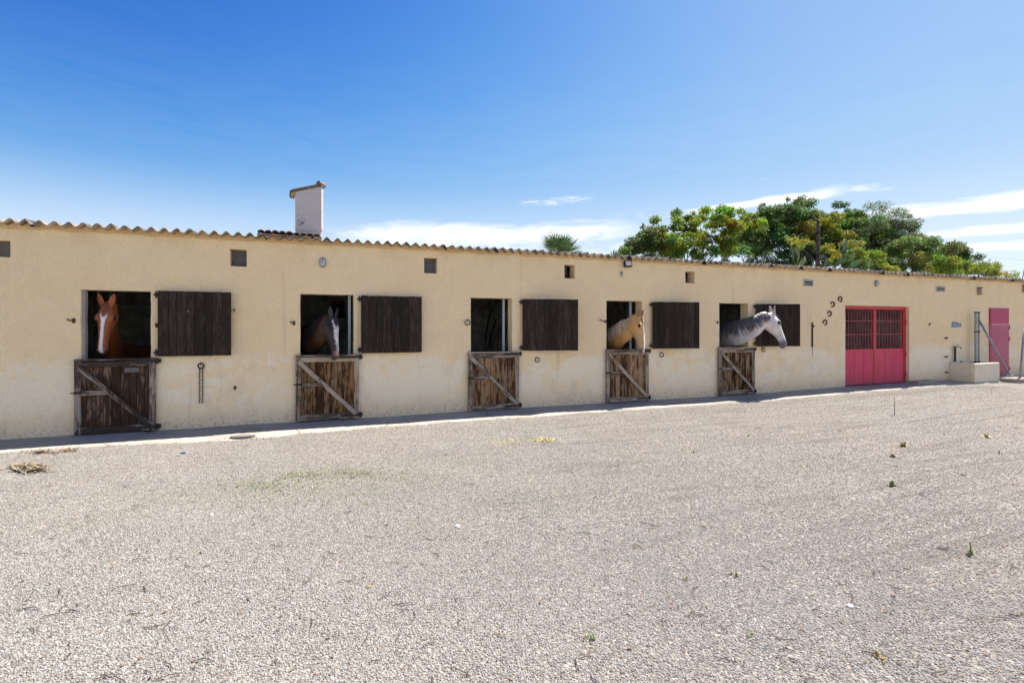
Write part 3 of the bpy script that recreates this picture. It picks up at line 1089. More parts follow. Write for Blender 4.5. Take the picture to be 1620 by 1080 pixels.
# flood light
p = at(988, 418.5, 0)
t = thing('flood_light', 'square black flood light on a bracket under the eave, unlit', 'flood light', (p.x, 0, p.z))
Mt = Matrix.Translation((0.02, -0.10, 0.0)) @ Matrix.Rotation(rad(-14), 4, 'X') @ Matrix.Rotation(rad(-10), 4, 'Z')
mb = MB(); mb.box((-0.085, -0.03, -0.065), (0.085, 0.03, 0.07), 0.012, Mt); mb.build('housing', MW['iron'], t, local=True)
gm, h = new_mat('flood_glass'); setp(h, Base_Color=(0.62, 0.64, 0.62), Roughness=0.12)
mb = MB(); mb.box((-0.062, -0.036, -0.045), (0.062, -0.0305, 0.05), 0.002, Mt); mb.build('lens', gm, t, local=True)
mb = MB(); mb.tube([(0.02, 0.003, -0.02), (0.02, -0.07, -0.02)], 0.014, 7); mb.box((-0.02, -0.012, -0.05), (0.06, 0.003, 0.02), 0.002); mb.build('bracket', MW['iron'], t, local=True)
p = at(983, 432, 0)
mb = MB(); mb.box((p.x - 0.022, -0.03, p.z - 0.045), (p.x + 0.022, 0.003, p.z + 0.035), 0.006); mb.tube([(p.x, -0.014, p.z - 0.04), (p.x, -0.014, p.z - 0.085)], 0.008, 6)
tag(mb.build('sensor_box', MW['galv']), 'small grey sensor box on the wall just below the flood light', 'sensor')


# slotted wall grilles
def grille(xa, ya, xb, yb, label):
    a, b = at(xa, yb, 0), at(xb, ya, 0)
    t = thing('wall_grille', label, 'grille', (a.x, 0, a.z), 0, 'slotted white wall grilles')
    W, H = b.x - a.x, b.z - a.z
    wm_ = plain('grille_white', (0.58, 0.52, 0.42), .6)
    for q in (((0, -0.018, 0), (W, -0.001, 0.02)), ((0, -0.018, H - 0.02), (W, -0.001, H)), ((0, -0.018, 0.021), (0.02, -0.001, H - 0.021)), ((W - 0.02, -0.018, 0.021), (W, -0.001, H - 0.021))):
        mb = MB(); mb.box(*q, 0.002); mb.build('frame', wm_, t, local=True)
    mb = MB(); mb.box((0.02, -0.003, 0.02), (W - 0.02, -0.001, H - 0.02)); mb.build('backing', MW['iron'], t, local=True)
    sm_ = plain('grille_slat', (0.36, 0.36, 0.35), .6)
    for k in range(2):
        z = 0.02 + (H - 0.04) * (k + 0.62) / 2.0
        mb = MB(); mb.box((0.021, -0.016, z - 0.012), (W - 0.021, -0.004, z + 0.012), 0, Matrix.Translation((0, 0, 0)))
        mb.build('slat', sm_, t, local=True)


grille(1271, 442.5, 1286, 452.5, 'slotted grille high on the wall left of the pink gate')
grille(1480.5, 453, 1494.5, 461, 'slotted grille high on the wall above the blue notice')

# small tan wall light and the last one at the far end
for px, py, lb in ((1547, 461, 'small tan box lamp under the eave, above the fence post'), (1618.5, 457, 'last dark box lamp under the eave, at the far end of the wall')):
    p = at(px, py, 0)
    t = thing('box_lamp', lb, 'lamp', (p.x, 0, p.z))
    mb = MB(); mb.box((-0.05, -0.09, -0.11), (0.05, 0.004, 0.10), 0.015); mb.build('housing', plain('tan_lamp', (0.36, 0.27, 0.18), .6), t, local=True)
    mb = MB(); mb.box((-0.06, -0.11, 0.102), (0.06, 0.004, 0.12), 0.004); mb.build('cap', MW['rust'], t, local=True)

# blue notice: two dented blue bars with lettering too worn to read
a, b = at(1505, 518, 0), at(1520, 509, 0)
t = thing('blue_notice', 'small worn blue plate high on the wall above the water trough', 'sign', (a.x, 0, a.z))
W, H = b.x - a.x, b.z - a.z
bl = plain('blue_enamel', (0.10, 0.20, 0.30), .5, 0, .3, 30)
mb = MB(); mb.prism([(0, 0), (W, 0.02), (W, H * 0.72), (W * .62, H * .80), (W * .5, H), (W * .06, H * 0.94)], -0.012, -0.001); mb.build('plate', bl, t, local=True)
mb = MB(); mb.box((0.03, -0.0155, H * 0.32), (W - 0.03, -0.0125, H * 0.44)); mb.box((0.05, -0.0155, H * 0.56), (W * 0.55, -0.0125, H * 0.64)); mb.build('stripe', plain('notice_pale', (0.42, 0.48, 0.52), .5), t, local=True)
for q in range(2):
    mb = MB(); x = (0.03, W - 0.03)[q]; mb.tube([(x, -0.016, H * 0.2), (x, 0.0, H * 0.2)], 0.008, 6); mb.build('screw', MW['galv'], t, local=True)

# three pipe stubs in a column left of the trough
for k, (px, py) in enumerate(((1494.5, 534.5), (1494.5, 564), (1495, 588.5))):
    p = at(px, py, 0)
    mb = MB(); mb.tube([(p.x, 0.01, p.z), (p.x, -0.05, p.z)], 0.022, 8); mb.tube([(p.x, -0.05, p.z), (p.x, -0.07, p.z)], 0.03, 8)
    tag(mb.build('pipe_stub', MW['rust']), ('top', 'middle', 'lowest')[k] + ' of the three rusty pipe stubs in the wall left of the trough', 'pipe stub', 'rusty pipe stubs in a column')

# ------------------------------------------------------------------ water trough and tap
tx0, tx1, ty, tz0, tz1 = 17.24, 18.42, -0.62, 0.03, 0.615
t = thing('water_trough', 'rendered cream masonry water trough against the wall under the tap', 'trough', (tx0, 0, tz0))
tm = plaster('trough_render', (0.80, 0.72, 0.56), (0.85, 0.8, 0.7), (0.3, 0.25, 0.18), False)
Wt, Ht = tx1 - tx0, tz1 - tz0
for nm, a, b in (('front_wall', (0, ty, 0), (Wt, ty + 0.12, Ht)), ('end_wall', (0, ty + 0.121, 0), (0.12, -0.002, Ht + 0.012)), ('end_wall', (Wt - 0.12, ty + 0.121, 0), (Wt, -0.002, Ht)),
                 ('back_wall', (0.121, -0.08, 0), (Wt - 0.121, -0.002, Ht - 0.01)), ('bottom', (0.121, ty + 0.121, 0.0), (Wt - 0.121, -0.081, 0.12))):
    mb = MB(); mb.box(a, b, 0.012, jit=0.003); mb.build(nm, tm, t, local=True)
wmt, h = new_mat('trough_water'); setp(h, Base_Color=(0.03, 0.045, 0.05), Roughness=0.03)
mb = MB(); mb.box((0.122, ty + 0.122, 0.121), (Wt - 0.122, -0.082, Ht - 0.10)); mb.build('water', wmt, t, local=True)

p0, p1 = at(1511, 571, -0.05), at(1511, 548.5, -0.05)
t = thing('water_tap', 'black standpipe with a brass tap rising behind the trough', 'tap', (p0.x, -0.05, 0.55))
zt_ = p1.z - 0.55
mb = MB(); mb.tube([(0, 0, 0.0), (0, 0, zt_)], 0.026, 8); mb.build('pipe', MW['iron'], t, local=True)
mb = MB(); mb.tube([(0, 0, zt_ - 0.01), (0.06, -0.03, zt_ + 0.005), (0.13, -0.06, zt_), (0.155, -0.07, zt_ - 0.05)], [0.022, 0.018, 0.018, 0.02], 8)
mb.build('spout', MW['galv'], t, local=True)
mb = MB(); mb.tube([(0.07, -0.03, zt_ + 0.01), (0.07, -0.03, zt_ + 0.05)], 0.008, 6); mb.tube([(0.03, -0.03, zt_ + 0.052), (0.11, -0.03, zt_ + 0.052)], 0.009, 6); mb.build('handle', MW['galv'], t, local=True)
p = at(1519.5, 570, -0.16)
mb = MB(); mb.tube([(p.x - .06, -0.16, 0.60), (p.x + .10, -0.13, 0.62), (p.x + .16, -0.12, 0.60)], [0.02, 0.04, 0.02], 8)
tag(mb.build('rag', plain('blue_rag', (0.10, 0.14, 0.19), .9)), 'small dark blue rag lying on the back rim of the trough', 'rag')

# ------------------------------------------------------------------ magenta door
a, b = at(1564.5, 590, 0), at(1594.5, 488, 0)
t = thing('side_gate', 'narrow magenta sheet metal door behind the wire mesh fence', 'door', (a.x, 0, 0.1))
W, H = b.x - a.x, b.z - 0.1
mb = MB(); mb.box((0.0, -0.03, 0), (W, -0.002, H), 0.003); mb.build('leaf', MW['magenta'], t, local=True)
for z0_, z1_ in ((0.03, H * 0.555), (H * 0.57, H - 0.02)):
    mb = MB(); mb.box((0.03, -0.036, z0_), (W - 0.03, -0.031, z1_), 0.002); mb.build('panel', MW['magenta'], t, local=True)
for z in (0.25, H * 0.55, H * 0.72):
    mb = MB(); mb.tube([(W + 0.012, -0.03, z - 0.07), (W + 0.012, -0.03, z + 0.07)], 0.022, 8); mb.build('hinge', MW['magenta'], t, local=True)
mb = MB(); mb.tube([(0.05, -0.035, 1.0), (0.05, -0.08, 1.0), (0.15, -0.08, 1.0)], 0.011, 6); mb.build('handle', MW['iron'], t, local=True)

# ------------------------------------------------------------------ wire mesh fence with braced post
FA = Vector((at(1546.5, 560, -0.20).x, -0.20, 0.0))
FB = at(1619, 590, -0.75); FB.z = 0
fd = (FB - FA); FL = fd.length; fd.normalize()
t = thing('mesh_fence', 'wire mesh fence with a braced steel post, right of the trough', 'fence', (FA.x, FA.y, 0.0), math.atan2(fd.y, fd.x))
zt_ = at(1546, 493, -0.20).z
for dx, r in ((-0.05, 0.024), (0.035, 0.018)):
    mb = MB(); mb.box((dx - r, -r, 0.0), (dx + r, r, zt_ - (0.0 if dx < 0 else 0.01)), 0.004); mb.build('post', MW['galv'], t, local=True)
for z in (zt_ - 0.02, zt_ * 0.72, 0.62):
    mb = MB(); mb.box((-0.08, -0.03, z - 0.02), (0.06, 0.03, z + 0.015), 0.003); mb.build('clamp', MW['iron'], t, local=True)
p1 = basis(t).inverted() @ at(1548, 505, -0.24); p2 = basis(t).inverted() @ at(1597, 592, -0.52)
mb = MB(); mb.tube([p1, p2], 0.026, 8); mb.build('brace', MW['galv'], t, True, local=True)
mb = MB(); mb.box((p2.x - 0.17, p2.y - 0.07, 0.12), (p2.x + 0.08, p2.y + 0.07, 0.26), 0.03); mb.build('brace_foot', MW['galv'], t, local=True)
q0 = basis(t).inverted() @ at(1614, 598, -0.72)
mb = MB(); mb.tube([(q0.x, q0.y, 0.1), (q0.x + 0.12, q0.y + 0.02, 1.65)], 0.026, 8); mb.build('leaning_post', MW['galv'], t, True, local=True)
# diagonal wires of the mesh, woven in two directions
mb = MB()
zb, ztop, Lf = 0.18, 1.72, FL + 1.2
sp = 0.085
Hm = ztop - zb
k = -int(Hm / sp)
while k * sp < Lf:
    for s in (1, -1):
        x0_ = k * sp
        a0, a1 = 0.0, Hm
        xs_, xe_ = x0_, x0_ + Hm
        lo = max(0.02, xs_); hi = min(Lf, xe_)
        if hi - lo > 0.02:
            za, zb2 = lo - xs_, hi - xs_
            if s == 1:
                mb.tube([(lo, 0.02, zb + za), (hi, 0.02, zb + zb2)], 0.0026, 3)
            else:
                mb.tube([(lo, 0.026, ztop - za), (hi, 0.026, ztop - zb2)], 0.0018, 3)
    k += 1
o = mb.build('wire_mesh', plain('mesh_wire', (0.50, 0.50, 0.48), .5, .2), t, local=True)
o['kind'] = 'stuff'
for z in (zb, ztop):
    mb = MB(); mb.tube([(0.0, 0.023, z), (Lf, 0.023, z)], 0.004, 4); mb.build('strain_wire', MW['galv'], t, local=True)

# low stone kerb the fence stands on
mb = MB()
a = at(1577, 600, -0.85)
rnd = random.Random(8)
for k in range(9):
    x0_ = 18.48 + k * 0.42
    mb = MB(); mb.box((x0_, -0.98 + rnd.uniform(-.03, .03), 0.0), (x0_ + 0.40, -0.30, 0.165 + rnd.uniform(-.02, .015)), 0.02, jit=0.01)
    if k == 0:
        kerb = thing('fence_kerb', 'rough low stone kerb under the wire mesh fence', 'kerb', (18.48, -0.6, 0))
    mb.build('stone', MW['curb'], kerb)

# darker oval patch on the concrete strip
g = on_ground(384, 690.5, 0.03)
mb = MB()
n = 24
ring0 = [Vector((g.x + 0.17 * math.cos(2 * math.pi * i / n), g.y + 0.08 * math.sin(2 * math.pi * i / n), 0.01)) for i in range(n)]
ring1 = [Vector((v.x, v.y, 0.047)) for v in ring0]
ring2 = [g + (Vector((v.x, v.y, 0)) - Vector((g.x, g.y, 0))) * 0.92 + Vector((0, 0, 0.020)) for v in ring0]
mb.rings([ring0, ring1, ring2])
tag(mb.build('oval_patch', plain('oval_patch_grey', (0.21, 0.205, 0.185), .6, .4)), 'dark oval patch on the concrete strip below the first shutter', 'drain cover')

# things dimly seen in the stalls
mb = MB(); a = at(180, 486, 2.2); b = at(246, 486, 2.2)
mb.tube([a, b], 0.011, 6)
tag(mb.build('hanging_rail', MW['paleblue']), 'thin pale rail behind the chestnut horse in the dark stall', 'rail')
a = at(524, 477, PY - .05); b = at(545, 502, PY - .05)
mb = MB(); mb.box((a.x, PY - 0.045, b.z), (b.x, PY - 0.006, a.z), 0.005)
tag(mb.build('stall_hatch', MW['inner_dark']), 'dark square hatch on the back wall behind the bay horse', 'hatch')
for nm, pxs, lb in (('broom', ((776, 490), (770, 522), (766, 560)), 'long handled broom leaning in the empty dark stall'),
                    ('stable_fork', ((785, 505), (777, 530), (769, 560)), 'short stable fork leaning beside the broom in the empty stall')):
    P = [at(px, py, 3.6) for px, py in pxs]
    d = (P[2] - P[1]).normalized()
    foot = P[2] + d * ((0.22 - P[2].z) / d.z)
    t = thing(nm, lb, nm.split('_')[-1], (foot.x, 3.6, 0.03))
    mb = MB(); mb.tube(P + [foot], 0.018, 6); mb.build('handle', MW['inner_dark'], t)
    mb = MB()
    if nm == 'broom':
        mb.box((foot.x - 0.18, 3.56, 0.03), (foot.x + 0.18, 3.64, 0.22), 0.01)
    else:
        mb.box((foot.x - 0.12, 3.585, 0.20), (foot.x + 0.12, 3.615, 0.23), 0.004)
        for q in range(4):
            x = foot.x - 0.11 + q * 0.0733
            mb.tube([(x, 3.6, 0.21), (x, 3.58, 0.10), (x, 3.56, 0.035)], [0.009, 0.008, 0.004], 5)
    mb.build('head', MW['inner_dark'], t)

# ------------------------------------------------------------------ tiled house behind with its rendered chimney slab
def build_house():
    Yh = 7.2
    c = at(484, 370, Yh)
    t = thing('tiled_house', 'tiled roof and rendered chimney slab showing behind the stable eave', 'house', (c.x, Yh, 0))
    zr = at(440, 367.5, Yh).z
    xa, xb = at(407, 366, Yh).x, at(509, 372, Yh).x
    mb = MB(); mb.box((xa + 0.1, Yh + 0.1, 0), (xb - 0.1, Yh + 3.4, zr - 0.12)); mb.build('wall', MW['wall'], t)
    # rows of barrel tiles
    tile_m = plain('roof_tile', (0.30, 0.20, 0.15), .9, 0, .45, 7)
    rnd = random.Random(3)
    cols = int((xb - xa) / 0.19)
    for i in range(cols):
        for r in range(8):
            x = xa + 0.1 + 0.19 * i
            y = Yh - 0.05 + r * 0.36
            z = zr - 0.04 + r * 0.030 - (0.035 if i > 4 else 0) + rnd.uniform(-.008, .008)
            ring = []
            for yy, rr in ((y, 0.098), (y + 0.42, 0.080)):
                o_, n_ = [], []
                for k in range(7):
                    a = math.pi * k / 6
                    o_.append(Vector((x + rr * math.cos(a), yy, z + (0.02 if yy == y else 0.012) + rr * 0.72 * math.sin(a))))
                for k in range(6, -1, -1):
                    a = math.pi * k / 6
                    n_.append(Vector((x + (rr - .014) * math.cos(a), yy, z + (0.02 if yy == y else 0.012) + (rr - .014) * 0.72 * math.sin(a))))
                ring.append(o_ + n_)
            mb = MB(); mb.rings(ring); mb.build('roof_tile', tile_m, t)
    mb = MB(); mb.box((xa, Yh, zr - 0.13), (xb, Yh + 3.4, zr - 0.06)); mb.build('roof_deck', tile_m, t)
    # chimney: a thin slab turned away from the stable
    white = plaster('chimney_render', (0.60, 0.57, 0.565), (0.66, 0.64, 0.62), (0.12, 0.11, 0.12), False)
    ang_ = rad(-38)
    pr = at(508.5, 360, Yh + 0.3)
    W, Tt = 0.98, 0.085
    zb, z1 = zr - 0.2, at(508, 295, Yh + 0.3).z
    z_l = z1
    M = Matrix.Translation((pr.x, pr.y, 0)) @ Matrix.Rotation(ang_, 4, 'Z')
    zs = at(508, 363.5, Yh + 0.3).z
    mb = MB(); mb.prism([(-W, zs), (0, zs), (0, z1), (-W, z1 - 0.085 * W)], 0, Tt, M); ch = mb.build('chimney', white, t)
    mb = MB(); mb.box((-W + 0.02, 0.015, zb), (-0.035, Tt - 0.01, zs - 0.002), 0.004, M); mb.build('chimney_base', white, ch)
    # blot of soot
    sm = plain('soot', (0.16, 0.15, 0.17), .9)
    rnd = random.Random(12)
    mb = MB()
    for k in range(34):
        u = rnd.gauss(-W * 0.80, 0.07); v = rnd.gauss(zs + 0.24, 0.075)
        if k < 3:
            u, v = -W * 0.89 + rnd.uniform(-.012, .012), zs + 0.52 + rnd.uniform(-.02, .02)
        u = min(max(u, -W + 0.02), -0.1); v = max(v, zs + 0.02)
        s = rnd.uniform(0.008, 0.022)
        mb.prism([(u - s, v), (u, v - s * 1.3), (u + s, v), (u, v + s * 1.2)], -0.0025, 0.003, M)
    o = mb.build('soot_flecks', sm, ch); o['kind'] = 'stuff'
    # cap tiles, sloping down to the left
    M = M @ Matrix(((1, 0, 0, 0), (0, 1, 0, 0), (0.085, 0, 1, 0), (0, 0, 0, 1)))
    dark = plain('cap_tile', (0.17, 0.135, 0.11), .9, 0, .4, 9)
    orange = plain('cap_board', (0.50, 0.31, 0.16), .9, 0, .2, 9)
    mb = MB(); mb.box((-W - 0.16, -0.06, z1), (0.03, Tt + 0.06, z1 + 0.055), 0.006, M); mb.build('cap_slab', dark, ch)
    mb = MB(); mb.box((-W - 0.14, -0.03, z1 - 0.15), (-W - 0.004, Tt + 0.03, z1 - 0.003), 0.006, M); mb.build('cap_corbel', orange, ch)
    mb = MB(); mb.box((-W - 0.18, -0.05, z1 - 0.17), (-W - 0.143, Tt + 0.05, z1 + 0.03), 0.006, M); mb.build('cap_end', dark, ch)
    n = 6
    for k in range(n):
        xx0 = -W - 0.12 + (W + 0.10) * k / n
        mb = MB()
        mb.tube([M @ Vector((xx0, Tt / 2, z1 + 0.062)), M @ Vector((xx0 + (W + 0.1) / n + 0.02, Tt / 2, z1 + 0.070))], [0.055, 0.045], 9)
        mb.build('cap_tile', dark, ch)
    mb = MB(); mb.tube([M @ Vector((-0.045, -0.09, z1 + 0.075)), M @ Vector((-0.045, Tt + 0.09, z1 + 0.075))], 0.085, 12); mb.build('cap_tile', dark, ch)


build_house()


# ------------------------------------------------------------------ trees
def leaf_mat(name, trans=0.42):
    m, h = new_mat(name)
    a = h.n('ShaderNodeVertexColor', layer_name='leafcol').outputs[0]
    setp(h, Base_Color=a, Roughness=0.55, Specular_IOR_Level=0.3)
    tr = h.n('ShaderNodeBsdfTranslucent', {'Color': h.mix(1.0, a, (1.25, 1.3, 0.6), 'MULTIPLY')})
    mx = h.n('ShaderNodeMixShader', {0: trans, 1: h.p.outputs[0], 2: tr.outputs[0]})
    out = [n for n in h.t.nodes if n.bl_idname == 'ShaderNodeOutputMaterial'][0]
    h.t.links.new(mx.outputs[0], out.inputs['Surface'])
    return m


LEAF = leaf_mat('leaf')
MW['bark'] = plain('bark', (0.085, 0.068, 0.055), .95, 0, .5, 6, 0.01)


def leaves_object(name, parent, centres, rng, size, per, aspect=0.5):
    """centres: (pos Vector, radius, colour); many small pointed leaves through each clump"""
    V, F, C = [], [], []
    k = 0
    for pos, r, col, dens in centres:
        n = int(per * 1.75 * dens * (r / 0.2) ** 2)
        P = rng.normal(size=(n, 3))
        P /= np.linalg.norm(P, axis=1)[:, None]
        rad_ = r * (rng.random(n) ** 0.42)
        P = P * rad_[:, None] * np.array([1.05, 1.05, 0.72]) + np.array(pos)
        D = rng.normal(size=(n, 3)); D[:, 2] -= 0.25
        D /= np.linalg.norm(D, axis=1)[:, None]
        N = rng.normal(size=(n, 3)); N[:, 2] += 1.1
        S = np.cross(D, N); S /= (np.linalg.norm(S, axis=1)[:, None] + 1e-6)
        L = 0.82 * size * rng.uniform(0.6, 1.35, n)[:, None]
        Wd = L * aspect * 0.5
        up = np.cross(S, D)
        v0 = P; v1 = P + D * L * 0.45 + S * Wd + up * L * 0.05; v2 = P + D * L; v3 = P + D * L * 0.45 - S * Wd + up * L * 0.05
        V.append(np.stack([v0, v1, v2, v3], 1).reshape(-1, 3))
        F.append(np.arange(4 * n).reshape(-1, 4) + k); k += 4 * n
        sh = rng.uniform(0.75, 1.25, n)[:, None] * np.array(col)[None, :]
        sh = np.clip(sh + rng.normal(size=(n, 3)) * 0.006, 0.005, 0.6)
        C.append(np.repeat(sh, 4, axis=0))
    V = np.concatenate(V); F = np.concatenate(F); C = np.concatenate(C)
    me = bpy.data.meshes.new(name)
    me.vertices.add(len(V)); me.vertices.foreach_set('co', V.ravel())
    me.loops.add(F.size); me.loops.foreach_set('vertex_index', F.ravel().astype(np.int32))
    me.polygons.add(len(F)); me.polygons.foreach_set('loop_start', (np.arange(len(F)) * 4).astype(np.int32))
    me.update(); me.validate()
    at_ = me.color_attributes.new('leafcol', 'FLOAT_COLOR', 'POINT')
    at_.data.foreach_set('color', np.concatenate([C, np.ones((len(C), 1))], 1).ravel())
    me.transform(basis(parent).inverted())
    me.materials.append(LEAF)
    o = bpy.data.objects.new(name, me)
    COL.objects.link(o); o.parent = parent
    o['kind'] = 'stuff'
    return o


def tree(name, label, cat, blobs, Y, base_px, seed, size, per, group=None, spread=0.9, extra=(), trunk_r=0.07, aspect=0.5, fill=5, limbs=True):
    """blobs: (px, py, radius px, colour, density); each pixel blob becomes clumps at real depth around Y"""
    rng = np.random.default_rng(seed)
    rnd = random.Random(seed)
    mpp = 1.0 / (at(base_px + 1, 400, Y) - at(base_px, 400, Y)).length
    b = at(base_px, 420, Y)
    t = thing(name, label, cat, (b.x, Y, 0), 0, group)
    cs = []
    ends = []
    for (px, py, r, col, dens) in blobs:
        yy = Y + rnd.uniform(-spread, spread)
        p = at(px, py, yy)
        rr = r / mpp
        ends.append(p)
        for q in range(fill):
            d = Vector((rnd.gauss(0, 1), rnd.gauss(0, 1), rnd.gauss(0, .7))) * rr * 0.62
            cs.append((p + d, rr * rnd.uniform(0.36, 0.62), tuple(c * rnd.uniform(0.72, 1.3) for c in col), dens))
        # a few stray sprigs at the edge
        for q in range(2):
            a = rnd.uniform(0, 2 * math.pi)
            d = Vector((math.cos(a), rnd.uniform(-.5, .5), math.sin(a))) * rr * rnd.uniform(0.8, 1.1)
            cs.append((p + d, rr * rnd.uniform(0.14, 0.28), tuple(c * rnd.uniform(0.8, 1.25) for c in col), dens))
    leaves_object('crown', t, cs, rng, size, per, aspect)
    mb = MB()
    fork = Vector((b.x, Y, max(1.4, min(e.z for e in ends) - 1.5)))
    mb.tube([(b.x + 0.1, Y, 0), (b.x + 0.03, Y + 0.05, fork.z * 0.5), fork], [trunk_r * 1.25, trunk_r, trunk_r * 0.85], 9)
    mb.build('trunk', MW['bark'], t, True)
    if limbs:
        for e in ends:
            mid = fork.lerp(e, 0.5) + Vector((rnd.uniform(-.3, .3), rnd.uniform(-.3, .3), rnd.uniform(-.05, .35)))
            q = fork.lerp(e, 0.25) + Vector((rnd.uniform(-.12, .12), rnd.uniform(-.12, .12), 0.05))
            mb = MB(); mb.tube([fork - Vector((0, 0, 0.05)), q, mid, e], [trunk_r * .55, trunk_r * .42, trunk_r * .27, trunk_r * .1], 6)
            mb.build('limb', MW['bark'], t, True)
    return t


G1 = (0.100, 0.160, 0.026); G2 = (0.165, 0.225, 0.030); YG = (0.22, 0.24, 0.032); OR = (0.20, 0.205, 0.030)
D1 = (0.060, 0.110, 0.040); D2 = (0.085, 0.145, 0.046); D3 = (0.095, 0.140, 0.045); OL = (0.165, 0.185, 0.034)
GG = (0.095, 0.135, 0.072); GY = (0.140, 0.185, 0.062)

tree('broad_tree', 'bright yellow green tree with orange tinged clumps beyond the eave', 'tree', [
    (1003, 391, 14, G1, 1), (1022, 377, 18, D2, 1), (1036, 384, 19, D2, 1), (1055, 360, 16, G1, 1), (1080, 349, 14, D3, 1), (1073, 380, 24, G2, 1.1),
    (1098, 357, 16, OL, 1), (1100, 374, 15, OL, 1), (1112, 388, 13, OR, 1.1), (1122, 352, 16, G2, 1), (1140, 346, 15, G2, 1), (1150, 344, 11, G2, 1), (1085, 396, 20, G1, 1), (1048, 396, 18, D2, 1),
    (1140, 388, 17, G2, 1), (1138, 402, 14, G2, .8), (1160, 358, 12, YG, .75), (1175, 352, 11, YG, .8), (1192, 348, 11, YG, 1), (1145, 364, 12, YG, .7), (1165, 369, 9, YG, .6), (1125, 400, 12, D2, .8)],
    10.5, 1085, 11, 0.135, 88, 'trees standing behind the stable', aspect=0.55)
tree('dark_tree', 'tallest dark green tree with many gaps, beyond the middle of the roof', 'tree', [
    (1208, 346, 15, D1, .9), (1222, 341, 16, D2, 1), (1243, 338, 17, D1, 1), (1272, 329, 15, D1, .8), (1283, 331, 12, D1, .55), (1290, 341, 12, D2, .6), (1255, 351, 17, OL, 1), (1270, 356, 18, OL, 1.1), (1212, 356, 18, D1, .9),
    (1235, 358, 20, D2, 1), (1205, 372, 16, D1, .7), (1180, 372, 15, D1, .55), (1165, 385, 14, D1, .45), (1185, 396, 15, D1, .35), (1280, 362, 15, OL, 1), (1262, 366, 17, OL, 1), (1225, 378, 16, D1, .5),
    (1245, 388, 16, D1, .5), (1210, 398, 15, D1, .4), (1320, 349, 14, D1, 1), (1334, 342, 13, D1, 1), (1344, 347, 12, D1, 1), (1330, 355, 14, D1, 1), (1345, 357, 13, D2, 1), (1305, 354, 16, OL, .9), (1320, 364, 15, OL, .9), (1342, 354, 14, D2, 1), (1350, 349, 12, D2, .8),
    (1338, 368, 14, OL, 1), (1305, 372, 15, D2, .8), (1280, 388, 16, D1, .8), (1315, 388, 14, D1, .7), (1232, 405, 13, D1, .6), (1160, 402, 12, D1, .6), (1268, 402, 15, D1, .9), (1290, 402, 15, D1, 1), (1312, 408, 16, D2, 1), (1335, 402, 16, D1, 1), (1300, 366, 14, OL, .8), (1290, 376, 13, D2, .7), (1322, 376, 13, D2, .9), (1250, 412, 12, D2, .8), (1195, 408, 10, D2, .6), (1198, 358, 15, D1, .9), (1205, 385, 15, D2, .6), (1225, 366, 15, D2, .9), (1240, 375, 15, D1, .7), (1172, 392, 12, D2, .7), (1190, 385, 15, D2, .8), (1178, 360, 12, D3, .7), (1345, 360, 13, D2, 1)],
    13.5, 1290, 23, 0.14, 66, 'trees standing behind the stable', trunk_r=0.075, spread=1.6, fill=6)
tree('grey_green_tree', 'grey green feathery tree beyond the roof above the pink gate', 'tree', [
    (1372, 350, 15, GG, .55), (1390, 340, 14, GG, .4), (1402, 348, 14, GG, .45), (1385, 362, 18, GG, .9), (1405, 370, 17, GG, .8), (1425, 356, 11, GG, .35), (1437, 348, 7, GG, .7), (1442, 361, 8, GG, .5), (1368, 378, 18, GG, 1),
    (1392, 386, 20, GY, 1), (1420, 382, 16, GG, .6), (1375, 402, 20, D1, 1), (1400, 408, 20, D2, 1), (1428, 372, 10, GG, .5), (1440, 380, 9, GG, .3), (1352, 392, 15, D2, .9), (1358, 364, 13, GG, .8), (1405, 395, 18, GY, 1), (1425, 395, 14, GG, .9), (1362, 410, 14, D1, 1), (1412, 360, 14, GG, .6), (1395, 350, 12, GG, .5)],
    12.0, 1385, 31, 0.13, 80, 'trees standing behind the stable', aspect=0.34)
tree('round_bush_tree', 'low dense green tree filling the gap right of the grey green one', 'tree', [
    (1432, 402, 18, GY, 1), (1450, 398, 17, D2, 1.1), (1465, 398, 15, D2, 1), (1420, 414, 17, D2, 1), (1445, 416, 18, D1, 1), (1470, 414, 16, G1, 1), (1480, 420, 14, G2, 1), (1408, 424, 14, D2, 1)],
    9.5, 1445, 41, 0.13, 75, 'trees standing behind the stable', trunk_r=0.1)
tree('small_tree', 'small dark tree with a visible leaning trunk near the far end of the roof', 'tree', [
    (1492, 405, 12, D1, .8), (1505, 402, 11, D1, .9), (1516, 408, 12, D1, .9), (1524, 416, 10, D2, .7), (1500, 398, 7, D1, .7), (1512, 420, 12, D1, .8), (1530, 411, 6, D1, .4), (1485, 412, 9, D2, .7), (1478, 418, 10, G1, .8), (1520, 424, 10, D2, .9), (1496, 424, 12, G1, .9)],
    11.5, 1499, 47, 0.14, 72, 'trees standing behind the stable', trunk_r=0.1)
tree('yellow_shrub', 'sparse yellow flowering shrub at the far right above the eave', 'shrub', [
    (1488, 428, 10, G2, .8), (1535, 430, 9, G2, .7), (1548, 428, 9, YG, .9), (1560, 426, 9, YG, .9), (1572, 432, 9, YG, .8), (1584, 436, 8, YG, .7), (1600, 437, 7, YG, .6), (1566, 420, 6, D3, .4), (1553, 418, 5, D3, .3), (1515, 430, 9, G2, .7)],
    8.5, 1555, 53, 0.11, 75, trunk_r=0.05)
tree('dark_shrub', 'tiny dark shrub tip above the eave, left of the bright tree', 'shrub', [(983, 401, 8, D1, .9), (978, 404, 6, D2, .8), (990, 404, 6, D1, .8)],
     9.0, 983, 59, 0.10, 85, trunk_r=0.04)
